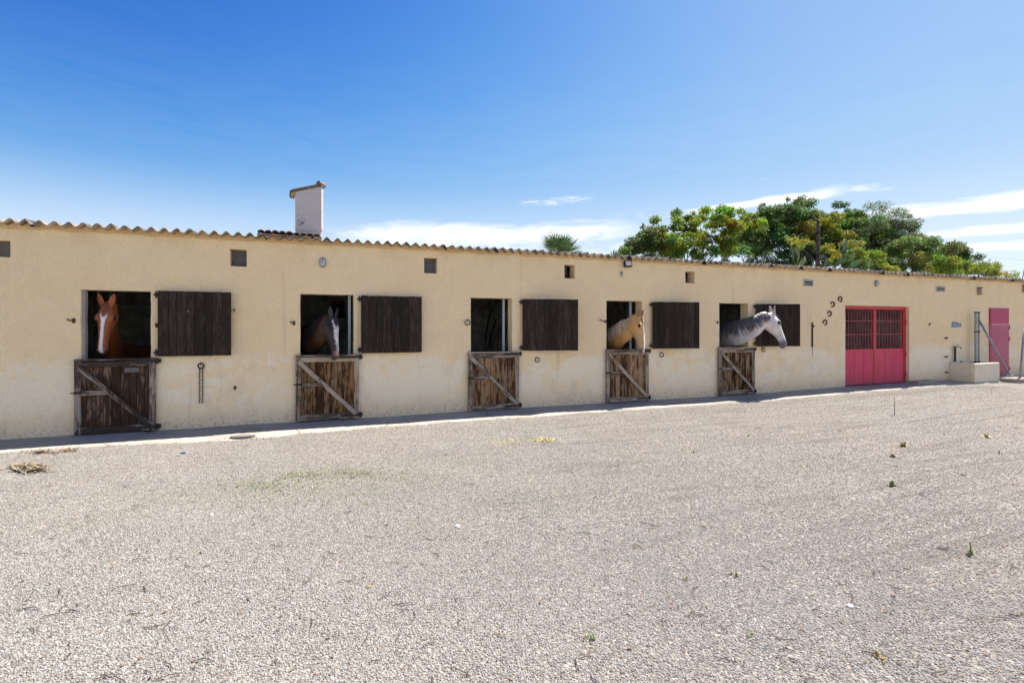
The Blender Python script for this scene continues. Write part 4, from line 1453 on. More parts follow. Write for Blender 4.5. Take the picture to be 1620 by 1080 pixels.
tree('golden_shrub', 'low shrub with golden leaves in front of the dark trees, by the pole', 'shrub', [
    (1253, 380, 7, OL, .8), (1262, 386, 7, OR, .7), (1270, 388, 6, OL, .8), (1308, 394, 8, OL, .9), (1315, 400, 8, YG, .9), (1348, 392, 9, YG, .9), (1355, 400, 8, OL, .9), (1344, 385, 7, OL, .7), (1385, 410, 9, G2, .9), (1395, 416, 7, YG, .8), (1378, 406, 8, G2, .9),
    (1408, 424, 6, YG, .9), (1400, 425, 6, YG, .9), (1360, 412, 12, G2, 1), (1335, 412, 11, D3, 1), (1375, 420, 10, D3, 1), (1345, 420, 8, G1, 1)],
    8.3, 1330, 61, 0.11, 90, trunk_r=0.04)


# fan palm
def fan_palm():
    Y = 9.0
    c = at(886, 407, Y)
    mpp = 1.0 / (at(887, 400, Y) - at(886, 400, Y)).length
    t = thing('fan_palm', 'small fan palm with stiff grey green leaves above the eave', 'palm', (c.x, Y, 0))
    rnd = random.Random(77)
    mb = MB(); mb.tube([(c.x, Y, 0), (c.x + 0.03, Y, c.z * 0.5), (c.x, Y, c.z - 0.05)], [0.19, 0.15, 0.16], 9); mb.build('trunk', MW['bark'], t, True)
    pm = plain('palm_leaf', (0.14, 0.23, 0.075), .6, 0, .35, 5)
    for k in range(26):
        a = 2 * math.pi * k / 26 + rnd.uniform(-.15, .15)
        elv = rad(rnd.choice((6, 20, 36, 52, 68)) + rnd.uniform(-7, 7))
        d = Vector((math.cos(a) * math.cos(elv), math.sin(a) * math.cos(elv), math.sin(elv)))
        side = d.cross(Vector((0, 0, 1))); side = side.normalized() if side.length > 1e-3 else Vector((1, 0, 0))
        nrm = side.cross(d).normalized()
        stem = 0.42 * rnd.uniform(.8, 1.2)
        hub = c + d * stem
        mb = MB(); mb.tube([c, hub], [0.016, 0.010], 5)
        R = 0.72 * rnd.uniform(.85, 1.15)
        for q in range(13):
            f = rad(-72 + 12 * q)
            dd = (d * math.cos(f) + side * math.sin(f)).normalized()
            tip = hub + dd * R * (1 - 0.12 * abs(q - 6) / 6) - Vector((0, 0, 0.10 * R)) + nrm * 0.03
            m_ = hub + dd * R * 0.45
            sd = (side * math.cos(f) - d * math.sin(f)) * 0.030
            vs = [hub - sd * .3, m_ - sd + nrm * .008, tip, m_ + sd + nrm * .008, m_ - nrm * 0.004]
            mb.add(vs, [(0, 1, 4), (0, 4, 3), (1, 2, 4), (4, 2, 3)])
        mb.build('frond', pm, t, fixn=False)


fan_palm()


# banana-like plants with big paddle leaves
def paddle_plant(px, leaves, label, Y=7.6, green=(0.10, 0.18, 0.06)):
    b = at(px, 440, Y)
    t = thing('banana_plant', label, 'plant', (b.x, Y, 0))
    rnd = random.Random(int(px))
    mb = MB(); mb.tube([(b.x, Y, 0), (b.x, Y, 1.6), (b.x, Y, 2.6)], [0.11, 0.08, 0.05], 8); mb.build('stem', plain('banana_stem', (0.14, 0.17, 0.07), .7), t, True)
    lm_, h = new_mat('paddle_leaf'); 
    setp(h, Base_Color=h.mix(h.noise(h.mapping(world_co(h), (6, 6, 1)), 2.0), tuple(c * .7 for c in green), tuple(c * 1.3 for c in green)), Roughness=0.4)
    for (p0, p1, wpx, col) in leaves:
        A, B = at(*p0, Y), at(*p1, Y + rnd.uniform(-.2, .2))
        ax = (B - A); L = ax.length; ax.normalize()
        sd = ax.cross(Vector((0.25, -1, 0.0))).normalized()
        nr = sd.cross(ax).normalized()
        mpp = (at(px + 1, 400, Y) - at(px, 400, Y)).length
        n = 9
        mb = MB(); vs, fs = [], []
        for i in range(n + 1):
            u = i / n
            wd = wpx * mpp * 0.5 * (math.sin(math.pi * min(1, u * 0.93 + 0.07)) ** 0.6)
            c = A + ax * L * u + nr * (0.10 * math.sin(u * 2.2)) 
            vs += [c - sd * wd + nr * wd * 0.5, c, c + sd * wd + nr * wd * 0.5]
        for i in range(n):
            k = 3 * i
            fs += [(k, k + 1, k + 4, k + 3), (k + 1, k + 2, k + 5, k + 4)]
        mb.add(vs, fs)
        mat = lm_ if col is None else plain('paddle_yellow', col, .5)
        mb.build('leaf', mat, t, True)
        foot = Vector((b.x, Y, 2.4))
        mb = MB(); mb.tube([foot, A.lerp(foot, .4), A, A + ax * L * .9], [0.03, 0.025, 0.016, 0.005], 6); mb.build('leaf_stalk', lm_, t)


paddle_plant(1255, [((1259, 420), (1246, 388), 6, None), ((1260, 418), (1256, 390), 6, (0.16, 0.2, 0.05)), ((1263, 421), (1270, 405), 7, (0.2, 0.22, 0.08))], 'banana plant with one pale leaf, left of the dark pole', green=(0.12, 0.2, 0.05))
paddle_plant(1326, [((1318, 424), (1336, 375), 9, None), ((1316, 420), (1325, 384), 6, (0.26, 0.25, 0.04)), ((1302, 424), (1301, 404), 7, (0.08, 0.15, 0.06)), ((1334, 424), (1362, 410), 7, (0.09, 0.2, 0.04)), ((1330, 422), (1350, 402), 6, (0.13, 0.2, 0.04))], 'banana plant with a tall upright bluish leaf, right of the dark pole', green=(0.05, 0.115, 0.05))

# dark pole
Y = 7.9
a, b = at(1293.5, 430, Y), at(1294.5, 346, Y)
mb = MB(); mb.tube([(a.x, Y, 0), (a.x + .02, Y, 2.5), (b.x, Y, b.z - .25), (b.x + 0.02, Y, b.z)], [0.10, 0.085, 0.075, 0.05], 8)
tag(mb.build('wooden_pole', MW['bark'], None, True), 'dark bare wooden pole standing in front of the tall dark tree', 'pole')

# overhead wire far off with its two posts
pw = plain('wire_dark', (0.12, 0.12, 0.13), .6)
t = thing('overhead_line', 'thin overhead wire crossing the sky at the far right', 'power line', (at(1500, 401, 40).x, 40, 0))
A, B = at(1480, 398, 40), at(1680, 414, 34)
pts = [A.lerp(B, i / 12) - Vector((0, 0, 1.0 * math.sin(math.pi * i / 12) * 0.25)) for i in range(13)]
mb = MB(); mb.tube(pts, 0.012, 4); mb.build('wire', pw, t)
for q in (A, B):
    mb = MB(); mb.tube([(q.x, q.y, 0), (q.x, q.y, q.z + 0.15)], [0.12, 0.08], 7); mb.build('post', MW['bark'], t)
a, b = at(1616, 442, 1.5), at(1621, 424, 1.5)
mb = MB(); mb.tube([(a.x, 1.5, a.z - .15), b, (b.x + .05, 1.5, b.z + .2)], 0.014, 5)
tag(mb.build('aerial_rod', MW['iron']), 'thin slanting rod on the roof at the far right end', 'rod')

# ------------------------------------------------------------------ horses
def coat_mat(name):
    m, h = new_mat(name)
    a = h.n('ShaderNodeVertexColor', layer_name='coat').outputs[0]
    c = obj_co(h)
    n1 = h.noise(c, 60, 3, 0.6)
    n2 = h.noise(c, 6, 4, 0.6)
    t = h.mix(h.smooth(n1, 0.3, 0.7), (0.88, 0.88, 0.88), (1.08, 1.08, 1.08))
    t2 = h.mix(h.smooth(n2, 0.3, 0.7), (0.9, 0.9, 0.9), (1.06, 1.05, 1.04))
    setp(h, Base_Color=h.mix(1.0, h.mix(1.0, a, t, 'MULTIPLY'), t2, 'MULTIPLY'), Roughness=0.42, Specular_IOR_Level=0.35)
    bump(h, n1, 0.0025, 0.4)
    return m


COAT = coat_mat('horse_coat')
em, h = new_mat('horse_eye'); setp(h, Base_Color=(0.012, 0.008, 0.006), Roughness=0.06)


def hair_mat(name, a, b):
    m, h = new_mat(name)
    r = h.noise(h.mapping(obj_co(h), (60, 60, 5)), 1.0, 3)
    setp(h, Base_Color=h.mix(h.smooth(r, 0.3, 0.7), a, b), Roughness=0.5)
    return m


# side profile of the head in units of head length: x along the face from poll to lips
#        x     top    bottom  w_top  w_mid  w_bot
HEAD = [(-0.06, -0.03, -0.27, 0.070, 0.105, 0.080),
        (0.00, 0.005, -0.32, 0.085, 0.120, 0.085),
        (0.08, 0.035, -0.375, 0.105, 0.135, 0.085),
        (0.16, 0.052, -0.405, 0.125, 0.148, 0.085),
        (0.24, 0.058, -0.405, 0.135, 0.158, 0.085),
        (0.32, 0.054, -0.380, 0.125, 0.152, 0.080),
        (0.42, 0.042, -0.325, 0.098, 0.128, 0.068),
        (0.52, 0.030, -0.270, 0.075, 0.105, 0.058),
        (0.62, 0.018, -0.232, 0.062, 0.090, 0.055),
        (0.72, 0.006, -0.212, 0.056, 0.082, 0.055),
        (0.80, -0.004, -0.212, 0.056, 0.084, 0.058),
        (0.87, -0.018, -0.222, 0.056, 0.088, 0.064),
        (0.93, -0.042, -0.225, 0.050, 0.084, 0.062),
        (0.975, -0.080, -0.215, 0.040, 0.068, 0.052),
        (1.00, -0.125, -0.195, 0.020, 0.040, 0.030)]


def make_horse(name, label, P, N, F, neck, body, coat, mane_cols, mane_side, forelock=True, mane_len=1.0, ear_spread=0.0, ear_fwd=0.35, neck_w=1.0):
    """P poll, N lips, F direction the face looks; neck: [(centre, half width, half height)] from behind the poll to the chest"""
    L = (N - P).length
    ex = (N - P).normalized()
    ez = (F - ex * F.dot(ex)).normalized()
    ey = ez.cross(ex).normalized()

    def HW(x, y, z):
        return P + ex * (x * L) + ey * (y * L) + ez * (z * L)
    mb = MB()
    rings = []
    n = 22
    for (x, zt, zb, wt, wm, wb) in HEAD:
        ring = []
        for k in range(n):
            a = 2 * math.pi * k / n
            cx, cz = math.cos(a), math.sin(a)
            s = math.copysign(abs(cz) ** 0.85, cz)
            zc = (zt + zb) / 2 + s * (zt - zb) / 2
            wv = wm + (wt - wm) * max(0, s) ** 1.5 + (wb - wm) * max(0, -s) ** 1.2
            ring.append(HW(x, math.copysign(abs(cx) ** 0.75, cx) * wv * 1.10, zc))
        rings.append(ring)
    mb.rings(rings)

    def blob(c, r3, frame=None, nn=10):
        rr = []
        m = 7
        for i in range(1, m):
            ph = math.pi * i / m
            ring = []
            for k in range(nn):
                a = 2 * math.pi * k / nn
                v = Vector((math.cos(ph) * r3[0], math.sin(ph) * math.cos(a) * r3[1], math.sin(ph) * math.sin(a) * r3[2]))
                ring.append(c + (ex * v.x + ey * v.y + ez * v.z if frame is None else frame[0] * v.x + frame[1] * v.y + frame[2] * v.z))
            rr.append(ring)
        mb.rings(rr)
    for s in (-1, 1):
        blob(HW(0.28, s * 0.128, 0.004), (0.085 * L, 0.032 * L, 0.030 * L))       # brow
        blob(HW(0.22, s * 0.085, -0.27), (0.16 * L, 0.055 * L, 0.115 * L))         # jowl
        blob(HW(0.46, s * 0.095, -0.10), (0.16 * L, 0.018 * L, 0.022 * L))         # cheek crest
        blob(HW(0.925, s * 0.066, -0.085), (0.042 * L, 0.024 * L, 0.040 * L))      # nostril rim
    blob(HW(0.90, 0, -0.225), (0.055 * L, 0.045 * L, 0.028 * L))                   # chin
    C0, bd = body                    # shoulder centre, direction to the rump (horizontal)
    bd = Vector((bd[0], bd[1], 0)).normalized()
    neck = list(neck) + [(C0 + bd * 0.35, 0.26, 0.36)]
    # neck and trunk lofted through given sections
    path = [HW(0.05, 0, -0.17)] + [q[0] for q in neck]
    aw = [0.115 * L] + [q[1] for q in neck]
    ah = [0.175 * L] + [q[2] for q in neck]
    # refine with Catmull-Rom
    pts, W_, H_ = [], [], []
    for i in range(len(path) - 1):
        p0 = path[max(i - 1, 0)]; p1 = path[i]; p2 = path[i + 1]; p3 = path[min(i + 2, len(path) - 1)]
        for j in range(6):
            u = j / 6
            pts.append(0.5 * ((2 * p1) + (p2 - p0) * u + (2 * p0 - 5 * p1 + 4 * p2 - p3) * u * u + (3 * p1 - p0 - 3 * p2 + p3) * u ** 3))
            uu = u * u * (3 - 2 * u)
            W_.append(aw[i] + (aw[i + 1] - aw[i]) * uu); H_.append(ah[i] + (ah[i + 1] - ah[i]) * uu)
    pts.append(path[-1]); W_.append(aw[-1]); H_.append(ah[-1])
    m = len(pts)
    frames = []
    rings = []
    for i in range(m):
        t = (pts[min(i + 1, m - 1)] - pts[max(i - 1, 0)]).normalized()
        # crest direction: blend from behind the poll (-ex) to straight up
        f = min(1.0, i / 9.0)
        crest = (-ex * (1 - f) + Vector((0, 0, 1)) * f)
        crest = (crest - t * crest.dot(t))
        crest = crest.normalized() if crest.length > 1e-3 else Vector((0, 0, 1))
        sd = t.cross(crest).normalized()
        frames.append((pts[i], t, crest, sd, W_[i] * neck_w, H_[i]))
        ring = []
        for k in range(24):
            a = 2 * math.pi * k / 24
            s, c = math.sin(a), math.cos(a)
            wv = W_[i] * neck_w * (1 - 0.30 * max(0, s)) * (1.0 if s > 0 else 1.0 - 0.18 * abs(s))
            ring.append(pts[i] + sd * (c * wv) + crest * (s * H_[i]))
        rings.append(ring)
    mb.rings(rings)
    # trunk: from chest to rump along body direction, and four legs
    bs = Vector((-bd.y, bd.x, 0))
    zc = C0.z
    rings = []
    for (u, w, hh, dz) in ((-0.22, 0.10, 0.16, -0.02), (-0.12, 0.20, 0.28, -0.02), (0.05, 0.25, 0.36, 0.0), (0.35, 0.28, 0.36, -0.02), (0.75, 0.31, 0.36, -0.01), (1.10, 0.29, 0.34, 0.03), (1.35, 0.28, 0.33, 0.05), (1.55, 0.20, 0.25, 0.02), (1.64, 0.10, 0.13, 0.0)):
        c = C0 + bd * u + Vector((0, 0, dz))
        rings.append([c + bs * (math.cos(2 * math.pi * k / 24) * w) + Vector((0, 0, math.sin(2 * math.pi * k / 24) * hh)) for k in range(24)])
    mb.rings(rings)
    zf = 0.03
    for u, sgn, hind in ((0.0, -1, False), (0.0, 1, False), (1.35, -1, True), (1.35, 1, True)):
        c = C0 + bd * u + bs * (sgn * 0.15)
        hgt = zc - zf
        if not hind:
            prof = [(0.0, -0.05, 0.12), (0.0, -0.35, 0.085), (0.01, -0.62, 0.050), (0.0, -0.68, 0.054), (0.0, -0.74, 0.038), (0.0, -0.90, 0.036), (-0.015, -0.94, 0.045), (-0.05, -0.985, 0.040)]
        else:
            prof = [(0.05, -0.0, 0.19), (-0.08, -0.30, 0.14), (0.06, -0.50, 0.075), (0.11, -0.58, 0.055), (0.09, -0.65, 0.042), (0.08, -0.88, 0.038), (0.06, -0.94, 0.046), (0.02, -0.985, 0.042)]
        mb.tube([c + bd * du + Vector((0, 0, hgt * dz)) for du, dz, r in prof], [r for *_, r in prof], 12)
        k = c + bd * prof[-1][0]
        hoof = [[Vector((k.x + math.cos(2 * math.pi * q / 12) * r, k.y + math.sin(2 * math.pi * q / 12) * r, z)) for q in range(12)] for r, z in ((0.075, zf), (0.05, zf + 0.075))]
        mb.rings(hoof)
    # ears joined to the head
    for s in (-1, 1):
        base = HW(0.015, s * 0.078, 0.012)
        d = (-ex * (1.0 - ear_fwd * 0.45) + ez * ear_fwd + ey * s * (0.22 + ear_spread)).normalized()
        o_ = (ez * 0.9 + ey * s * 0.35); o_ = (o_ - d * o_.dot(d)).normalized()    # opening of the ear
        sd = d.cross(o_).normalized()
        el_ = 0.25 * L
        rr = []
        for u, w, th in ((-0.15, 0.036, 0.040), (0.05, 0.044, 0.046), (0.25, 0.050, 0.044), (0.5, 0.046, 0.036), (0.75, 0.031, 0.026), (0.93, 0.014, 0.014), (1.0, 0.005, 0.006)):
            ring = []
            for k in range(12):
                a = 2 * math.pi * k / 12
                y_, z_ = math.cos(a) * w * 1.3 * L, math.sin(a) * th * 1.15 * L
                if z_ > 0:
                    z_ *= 0.45 - 0.30 * math.sin(min(1, max(0, u)) * math.pi)       # hollow towards the front
                ring.append(base + d * (u * el_) + sd * y_ + o_ * z_)
            rr.append(ring)
        mb.rings(rr)
    root = thing(name, label, 'horse', (C0.x, C0.y, 0.03))
    tmp = mb.build('horse_body', COAT, root)
    md = tmp.modifiers.new('r', 'REMESH'); md.mode = 'VOXEL'; md.voxel_size = 0.0115; md.use_smooth_shade = True
    ms = tmp.modifiers.new('s', 'SMOOTH'); ms.factor = 0.5; ms.iterations = 5
    dg = bpy.context.evaluated_depsgraph_get()
    me = bpy.data.meshes.new_from_object(tmp.evaluated_get(dg))
    old = tmp.data
    tmp.modifiers.clear()
    tmp.data = me
    me.name = 'body'
    bpy.data.meshes.remove(old)
    tmp.name = 'body'
    me.materials.clear(); me.materials.append(COAT)
    # coat colours by place on the body
    nv = len(me.vertices)
    X = np.empty(nv * 3); me.vertices.foreach_get('co', X); X = X.reshape(-1, 3)
    Mr = np.array(basis(root))
    Xw = X @ Mr[:3, :3].T + Mr[:3, 3]
    D = (Xw - np.array(P)) / L
    hx, hy, hz = D @ np.array(ex), D @ np.array(ey), D @ np.array(ez)
    nz = np.array([noise.noise(Vector(p) * 9.0) for p in Xw]); nz2 = np.array([noise.noise(Vector(p) * 22.0) for p in Xw])
    # distance to head axis decides whether a point belongs to the head
    head = sstep(hx, -0.16, 0.04) * (hx < 1.2) * (1 - sstep(np.abs(hy), 0.2, 0.26)) * (1 - sstep(-hz, 0.34, 0.50)) * (hz < 0.2)
    ear = (hx < 0.02) & (hz > -0.06) & (np.abs(hy) > 0.035) & (np.abs(hy) < 0.32) & (hx > -0.3)
    crestd = np.full(nv, 9.0)
    NP = np.array([f[0] for f in frames]); 
    dd = np.linalg.norm(Xw[:, None, :] - NP[None, :, :], axis=2)
    fi = dd.argmin(1)
    cr = np.array([f[2] for f in frames])[fi]; hh = np.array([f[5] for f in frames])[fi]
    cv = ((Xw - NP[fi]) * cr).sum(1) / hh            # +1 at the crest, -1 under the throat
    col = coat(hx, hy, hz, head, ear, cv, nz, nz2, Xw)
    ca = me.color_attributes.new('coat', 'FLOAT_COLOR', 'POINT')
    ca.data.foreach_set('color', np.concatenate([np.clip(col, 0.004, 0.9), np.ones((nv, 1))], 1).ravel())
    # eyes, with lids, and nostrils
    inv = basis(root).inverted()
    for s in (-1, 1):
        c = HW(0.285, s * 0.156, -0.034)
        fr = (ex, ey * s, ez)
        q = MB()
        rr = []
        for i in range(1, 8):
            ph = math.pi * i / 8
            rr.append([c + fr[0] * (math.cos(ph) * .040 * L) + fr[1] * (math.sin(ph) * math.cos(a) * .022 * L) + fr[2] * (math.sin(ph) * math.sin(a) * .030 * L) for a in [2 * math.pi * k / 12 for k in range(12)]])
        q.rings(rr); q.build('eye', em, root, True)
        q = MB()
        arc = [c + fr[0] * (math.cos(a) * .046 * L) + fr[2] * (math.sin(a) * .034 * L) + fr[1] * (.012 * L) for a in [math.pi * k / 8 for k in range(9)]]
        q.tube(arc, [0.003 * L] + [0.0085 * L] * 7 + [0.003 * L], 6); q.build('eyelid', MW['lid'], root, True)
        c = HW(0.948, s * 0.070, -0.088)
        q = MB(); rr = []
        d1 = (ex * 0.75 - ez * 0.55).normalized(); d2 = (ez * .75 + ex * .55).normalized()
        for i in range(1, 6):
            ph = math.pi * i / 6
            rr.append([c + d1 * (math.cos(ph) * .034 * L) + ey * s * (math.sin(ph) * math.cos(a) * .014 * L) + d2 * (math.sin(ph) * math.sin(a) * .018 * L) for a in [2 * math.pi * k / 10 for k in range(10)]])
        q.rings(rr); q.build('nostril', MW['nostril'], root, True)
    # mane: tapered locks lying on the neck
    rnd = random.Random(len(name) + int(P.x * 10))
    hm = hair_mat('mane_' + name, *mane_cols)
    q = MB()
    i0, i1 = 1, min(m - 1, 22)
    for k in range(210):
        u = rnd.uniform(i0, i1 - 0.01)
        i = int(u)
        f = frames[i]
        g = frames[min(i + 1, m - 1)]
        w_ = u - i
        c = f[0].lerp(g[0], w_); cr_ = f[2].lerp(g[2], w_).normalized(); sd = f[3].lerp(g[3], w_).normalized() * mane_side
        a_, b_ = f[4] + (g[4] - f[4]) * w_, f[5] + (g[5] - f[5]) * w_
        ln = mane_len * rnd.uniform(0.75, 1.2)
        slide = f[1] * rnd.uniform(-0.02, 0.05)
        pts_ = []
        start = rnd.uniform(-0.12, 0.05)
        for j in range(6):
            ph = start + (j / 5) * ln
            wv = a_ * (1 - 0.30 * max(0, math.cos(ph)))
            lift = 1.035 + 0.03 * rnd.random()
            pts_.append(c + cr_ * (math.cos(ph) * b_ * lift) + sd * (math.sin(ph) * wv * lift + 0.006) + slide * (j / 5))
        r0 = rnd.uniform(0.008, 0.014)
        q.tube(pts_, [r0 * .8, r0, r0, r0 * .85, r0 * .6, r0 * .15], 4, cap=False)
    mo = q.build('mane', hm, root, True)
    if forelock:
        q = MB()
        for k in range(26):
            y0_ = rnd.uniform(-0.045, 0.045); y1_ = y0_ * 1.5 + rnd.uniform(-.03, .03)
            ln = rnd.uniform(0.16, 0.30)
            ps = [HW(-0.03, y0_ * .6, 0.015), HW(0.03, y0_, 0.052), HW(ln * .55, (y0_ + y1_) / 2, 0.070), HW(ln, y1_, 0.066)]
            q.tube(ps, [0.009, 0.010, 0.008, 0.002], 4, cap=False)
        q.build('forelock', hm, root, True)
    # mouth line: a thin dark groove cord set in the lips
    q = MB()
    for s in (-1, 1):
        q.tube([HW(0.99, 0, -0.165), HW(0.965, s * 0.050, -0.170), HW(0.90, s * 0.074, -0.172), HW(0.83, s * 0.076, -0.160), HW(0.79, s * 0.074, -0.152)], [0.004 * L, .005 * L, .005 * L, .004 * L, .002 * L], 5)
    q.build('mouth', MW['lid'], root, True)
    return root


MW['lid'] = plain('dark_skin', (0.025, 0.02, 0.018), .5)
MW['nostril'] = plain('nostril_dark', (0.012, 0.01, 0.01), .7)


def lerpc(mask, a, b):
    return a * (1 - mask[:, None]) + b * mask[:, None]


def sstep(x, a, b):
    t = np.clip((x - a) / (b - a), 0, 1)
    return t * t * (3 - 2 * t)


def base_col(n, c):
    return np.tile(np.array(c), (n, 1)).astype(float)


def coat_chestnut(hx, hy, hz, head, ear, cv, nz, nz2, Xw):
    c = base_col(len(hx), (0.31, 0.098, 0.034))
    c *= (1 + 0.12 * nz)[:, None]
    w = np.interp(hx, [0.10, 0.17, 0.24, 0.34, 0.46, 0.80, 0.90, 1.0], [0.0, 0.058, 0.066, 0.036, 0.026, 0.026, 0.032, 0.034]) + 0.006 * nz2
    blaze = sstep(w - np.abs(hy + 0.006), -0.006, 0.006) * (hz > -0.10) * head * (hx > 0.11)
    muz = sstep(hx, 0.80, 0.9) * head * (1 - blaze)
    c = lerpc(muz * 0.75, c, np.array((0.12, 0.075, 0.065)))
    c = lerpc(blaze, c, np.array((0.80, 0.76, 0.74)))
    lip = sstep(hx, 0.86, 0.93) * sstep(-hz, 0.150, 0.175) * head
    c = lerpc(lip * 0.9, c, np.array((0.62, 0.52, 0.47)))
    return c


def coat_bay(hx, hy, hz, head, ear, cv, nz, nz2, Xw):
    c = base_col(len(hx), (0.034, 0.021, 0.016))
    c = lerpc(sstep(-cv, -0.2, 0.8) * (1 - head) * 0.8, c, np.array((0.10, 0.055, 0.032)))
    c = lerpc(sstep(cv, 0.2, 0.8) * (1 - head), c, np.array((0.030, 0.022, 0.020)))
    jaw = head * sstep(-hz, 0.12, 0.26) * sstep(0.9 - hx, 0, 0.2)
    c = lerpc(jaw * 0.7, c, np.array((0.10, 0.058, 0.038)))
    side = head * sstep(-hz, 0.02, 0.08) * sstep(hx, 0.3, 0.45)
    c = lerpc(side * (1 - sstep(-hz, 0.16, 0.24)) * 0.85, c, np.array((0.022, 0.019, 0.020)))
    w = np.interp(hx, [0.05, 0.12, 0.25, 0.40, 0.60, 0.80, 0.92, 1.0], [0.03, 0.075, 0.10, 0.078, 0.056, 0.05, 0.052, 0.04]) + 0.016 * nz2 + 0.012 * nz
    f = head * sstep(w - np.abs(hy), -0.012, 0.02) * sstep(hz, -0.075, -0.02) * (hx > 0.04)
    rf = np.clip(0.80 + 0.4 * nz2, 0, 1)
    c = lerpc(f * rf, c, np.array((0.80, 0.77, 0.78)))
    pk = head * sstep(hx, 0.78, 0.86) * (1 - sstep(hx, 0.90, 0.95)) * (hz > -0.08)
    c = lerpc(pk * 0.7, c, np.array((0.42, 0.20, 0.13)))
    c = lerpc(head * sstep(hx, 0.9, 0.96) * 0.85, c, np.array((0.08, 0.065, 0.065)))
    c = lerpc(head * sstep(hx, 0.86, 0.92) * sstep(-hz, 0.165, 0.2), c, np.array((0.38, 0.27, 0.20)))
    c = lerpc(ear * 0.9, c, np.array((0.035, 0.028, 0.026)))
    return c


def coat_palomino(hx, hy, hz, head, ear, cv, nz, nz2, Xw):
    c = base_col(len(hx), (0.60, 0.345, 0.13))
    c *= (1 + 0.10 * nz)[:, None]
    c = lerpc(sstep(-cv, 0.0, 0.9) * (1 - head) * 0.5, c, np.array((0.60, 0.32, 0.11)))
    ch = head * sstep(hx, 0.38, 0.6) * sstep(-hz, 0.02, 0.1)
    c = lerpc(ch * 0.6, c, np.array((0.50, 0.36, 0.24)))
    w = np.interp(hx, [0.06, 0.15, 0.26, 0.45, 0.70, 0.88, 1.0], [0.0, 0.05, 0.068, 0.050, 0.042, 0.050, 0.05]) + 0.006 * nz2
    f = head * sstep(w - np.abs(hy), -0.008, 0.01) * (hz > -0.09) * (hx > 0.07)
    c = lerpc(head * sstep(hx, 0.82, 0.92) * 0.85, c, np.array((0.10, 0.07, 0.07)))
    c = lerpc(f, c, np.array((0.82, 0.77, 0.70)))
    c = lerpc(head * sstep(hx, 0.86, 0.93) * sstep(-hz, 0.17, 0.2), c, np.array((0.55, 0.48, 0.42)))
    c = lerpc(ear * 0.85, c, np.array((0.30, 0.135, 0.05)))
    return c


def coat_grey(hx, hy, hz, head, ear, cv, nz, nz2, Xw):
    c = base_col(len(hx), (0.66, 0.62, 0.61))
    dap = np.array([noise.voronoi(Vector(p) * 13.0)[0][0] for p in Xw])
    body = 1 - head
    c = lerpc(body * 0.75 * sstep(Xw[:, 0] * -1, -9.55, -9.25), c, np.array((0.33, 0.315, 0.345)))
    c = lerpc(body * (1 - sstep(dap, 0.05, 0.38)) * 0.35, c, np.array((0.70, 0.67, 0.68)))
    c = lerpc(head * 0.8, c, np.array((0.70, 0.665, 0.64)))
    jaw = head * sstep(-hz, 0.05, 0.2) * (1 - sstep(hx, 0.2, 0.6))
    c = lerpc(jaw * 0.35, c, np.array((0.64, 0.54, 0.48)))
    side = head * sstep(hx, 0.42, 0.6) * sstep(-hz, 0.03, 0.08)
    c = lerpc(side * 0.55, c, np.array((0.40, 0.39, 0.41)))
    c = lerpc(head * sstep(hx, 0.70, 0.86) * sstep(-hz, 0.0, 0.06) * 0.9, c, np.array((0.085, 0.08, 0.085)))
    c = lerpc(head * sstep(hx, 0.86, 0.95) * 0.6, c, np.array((0.16, 0.13, 0.13)))
    eye = head * np.exp(-(((hx - 0.285) / 0.07) ** 2 + ((hz + 0.03) / 0.055) ** 2)) * (np.abs(hy) > 0.08)
    c = lerpc(np.clip(eye * 0.8, 0, 1), c, np.array((0.12, 0.11, 0.11)))
    c = lerpc(ear * 0.55, c, np.array((0.30, 0.26, 0.25)))
    c *= (1 + 0.10 * nz2)[:, None]
    return c


# chestnut, looking straight out from just inside its doorway
P = at(168.5, 480.5, 0.20); N = at(157.5, 558, 0.04)
make_horse('chestnut_horse', 'chestnut horse with a white blaze facing out over the leftmost half door', P, N, Vector((-0.02, -1, 0.06)),
           [(at(173, 512, 0.48), 0.105, 0.16), (at(177, 540, 0.80), 0.135, 0.20), (at(182, 563, 1.2), 0.18, 0.27)],
           (at(187, 581, 1.6), (0.22, 1.0)), coat_chestnut, ((0.16, 0.045, 0.018), (0.26, 0.08, 0.03)), 1, True, 0.9, ear_spread=0.02, ear_fwd=0.30)
# dark bay with a white face, head over the second door
P = at(527, 500, -0.04); N = at(537.5, 566.5, -0.24)
make_horse('bay_horse', 'dark bay horse with a white roan face leaning out of the second doorway', P, N, Vector((0.70, -0.66, 0.12)),
           [(at(514, 516, 0.12), 0.10, 0.19), (at(502, 529, 0.35), 0.13, 0.25), (at(489, 541, 0.72), 0.19, 0.31)],
           (at(482, 562, 1.15), (-0.25, 1.0)), coat_bay, ((0.012, 0.010, 0.010), (0.03, 0.025, 0.022)), -1, True, 1.5, ear_fwd=0.25)
# palomino
P = at(1013.5, 500, -0.30); N = at(1022.5, 558, -0.50)
make_horse('palomino_horse', 'golden palomino horse with a white blaze and flaxen mane', P, N, Vector((0.60, -0.76, 0.22)),
           [(at(999, 516, -0.14), 0.10, 0.19), (at(985, 526, 0.10), 0.13, 0.24), (at(972, 537, 0.50), 0.19, 0.29)],
           (at(966, 551, 1.05), (-0.15, 1.0)), coat_palomino, ((0.55, 0.42, 0.27), (0.74, 0.62, 0.45)), -1, True, 1.75, ear_fwd=0.25, ear_spread=0.05)
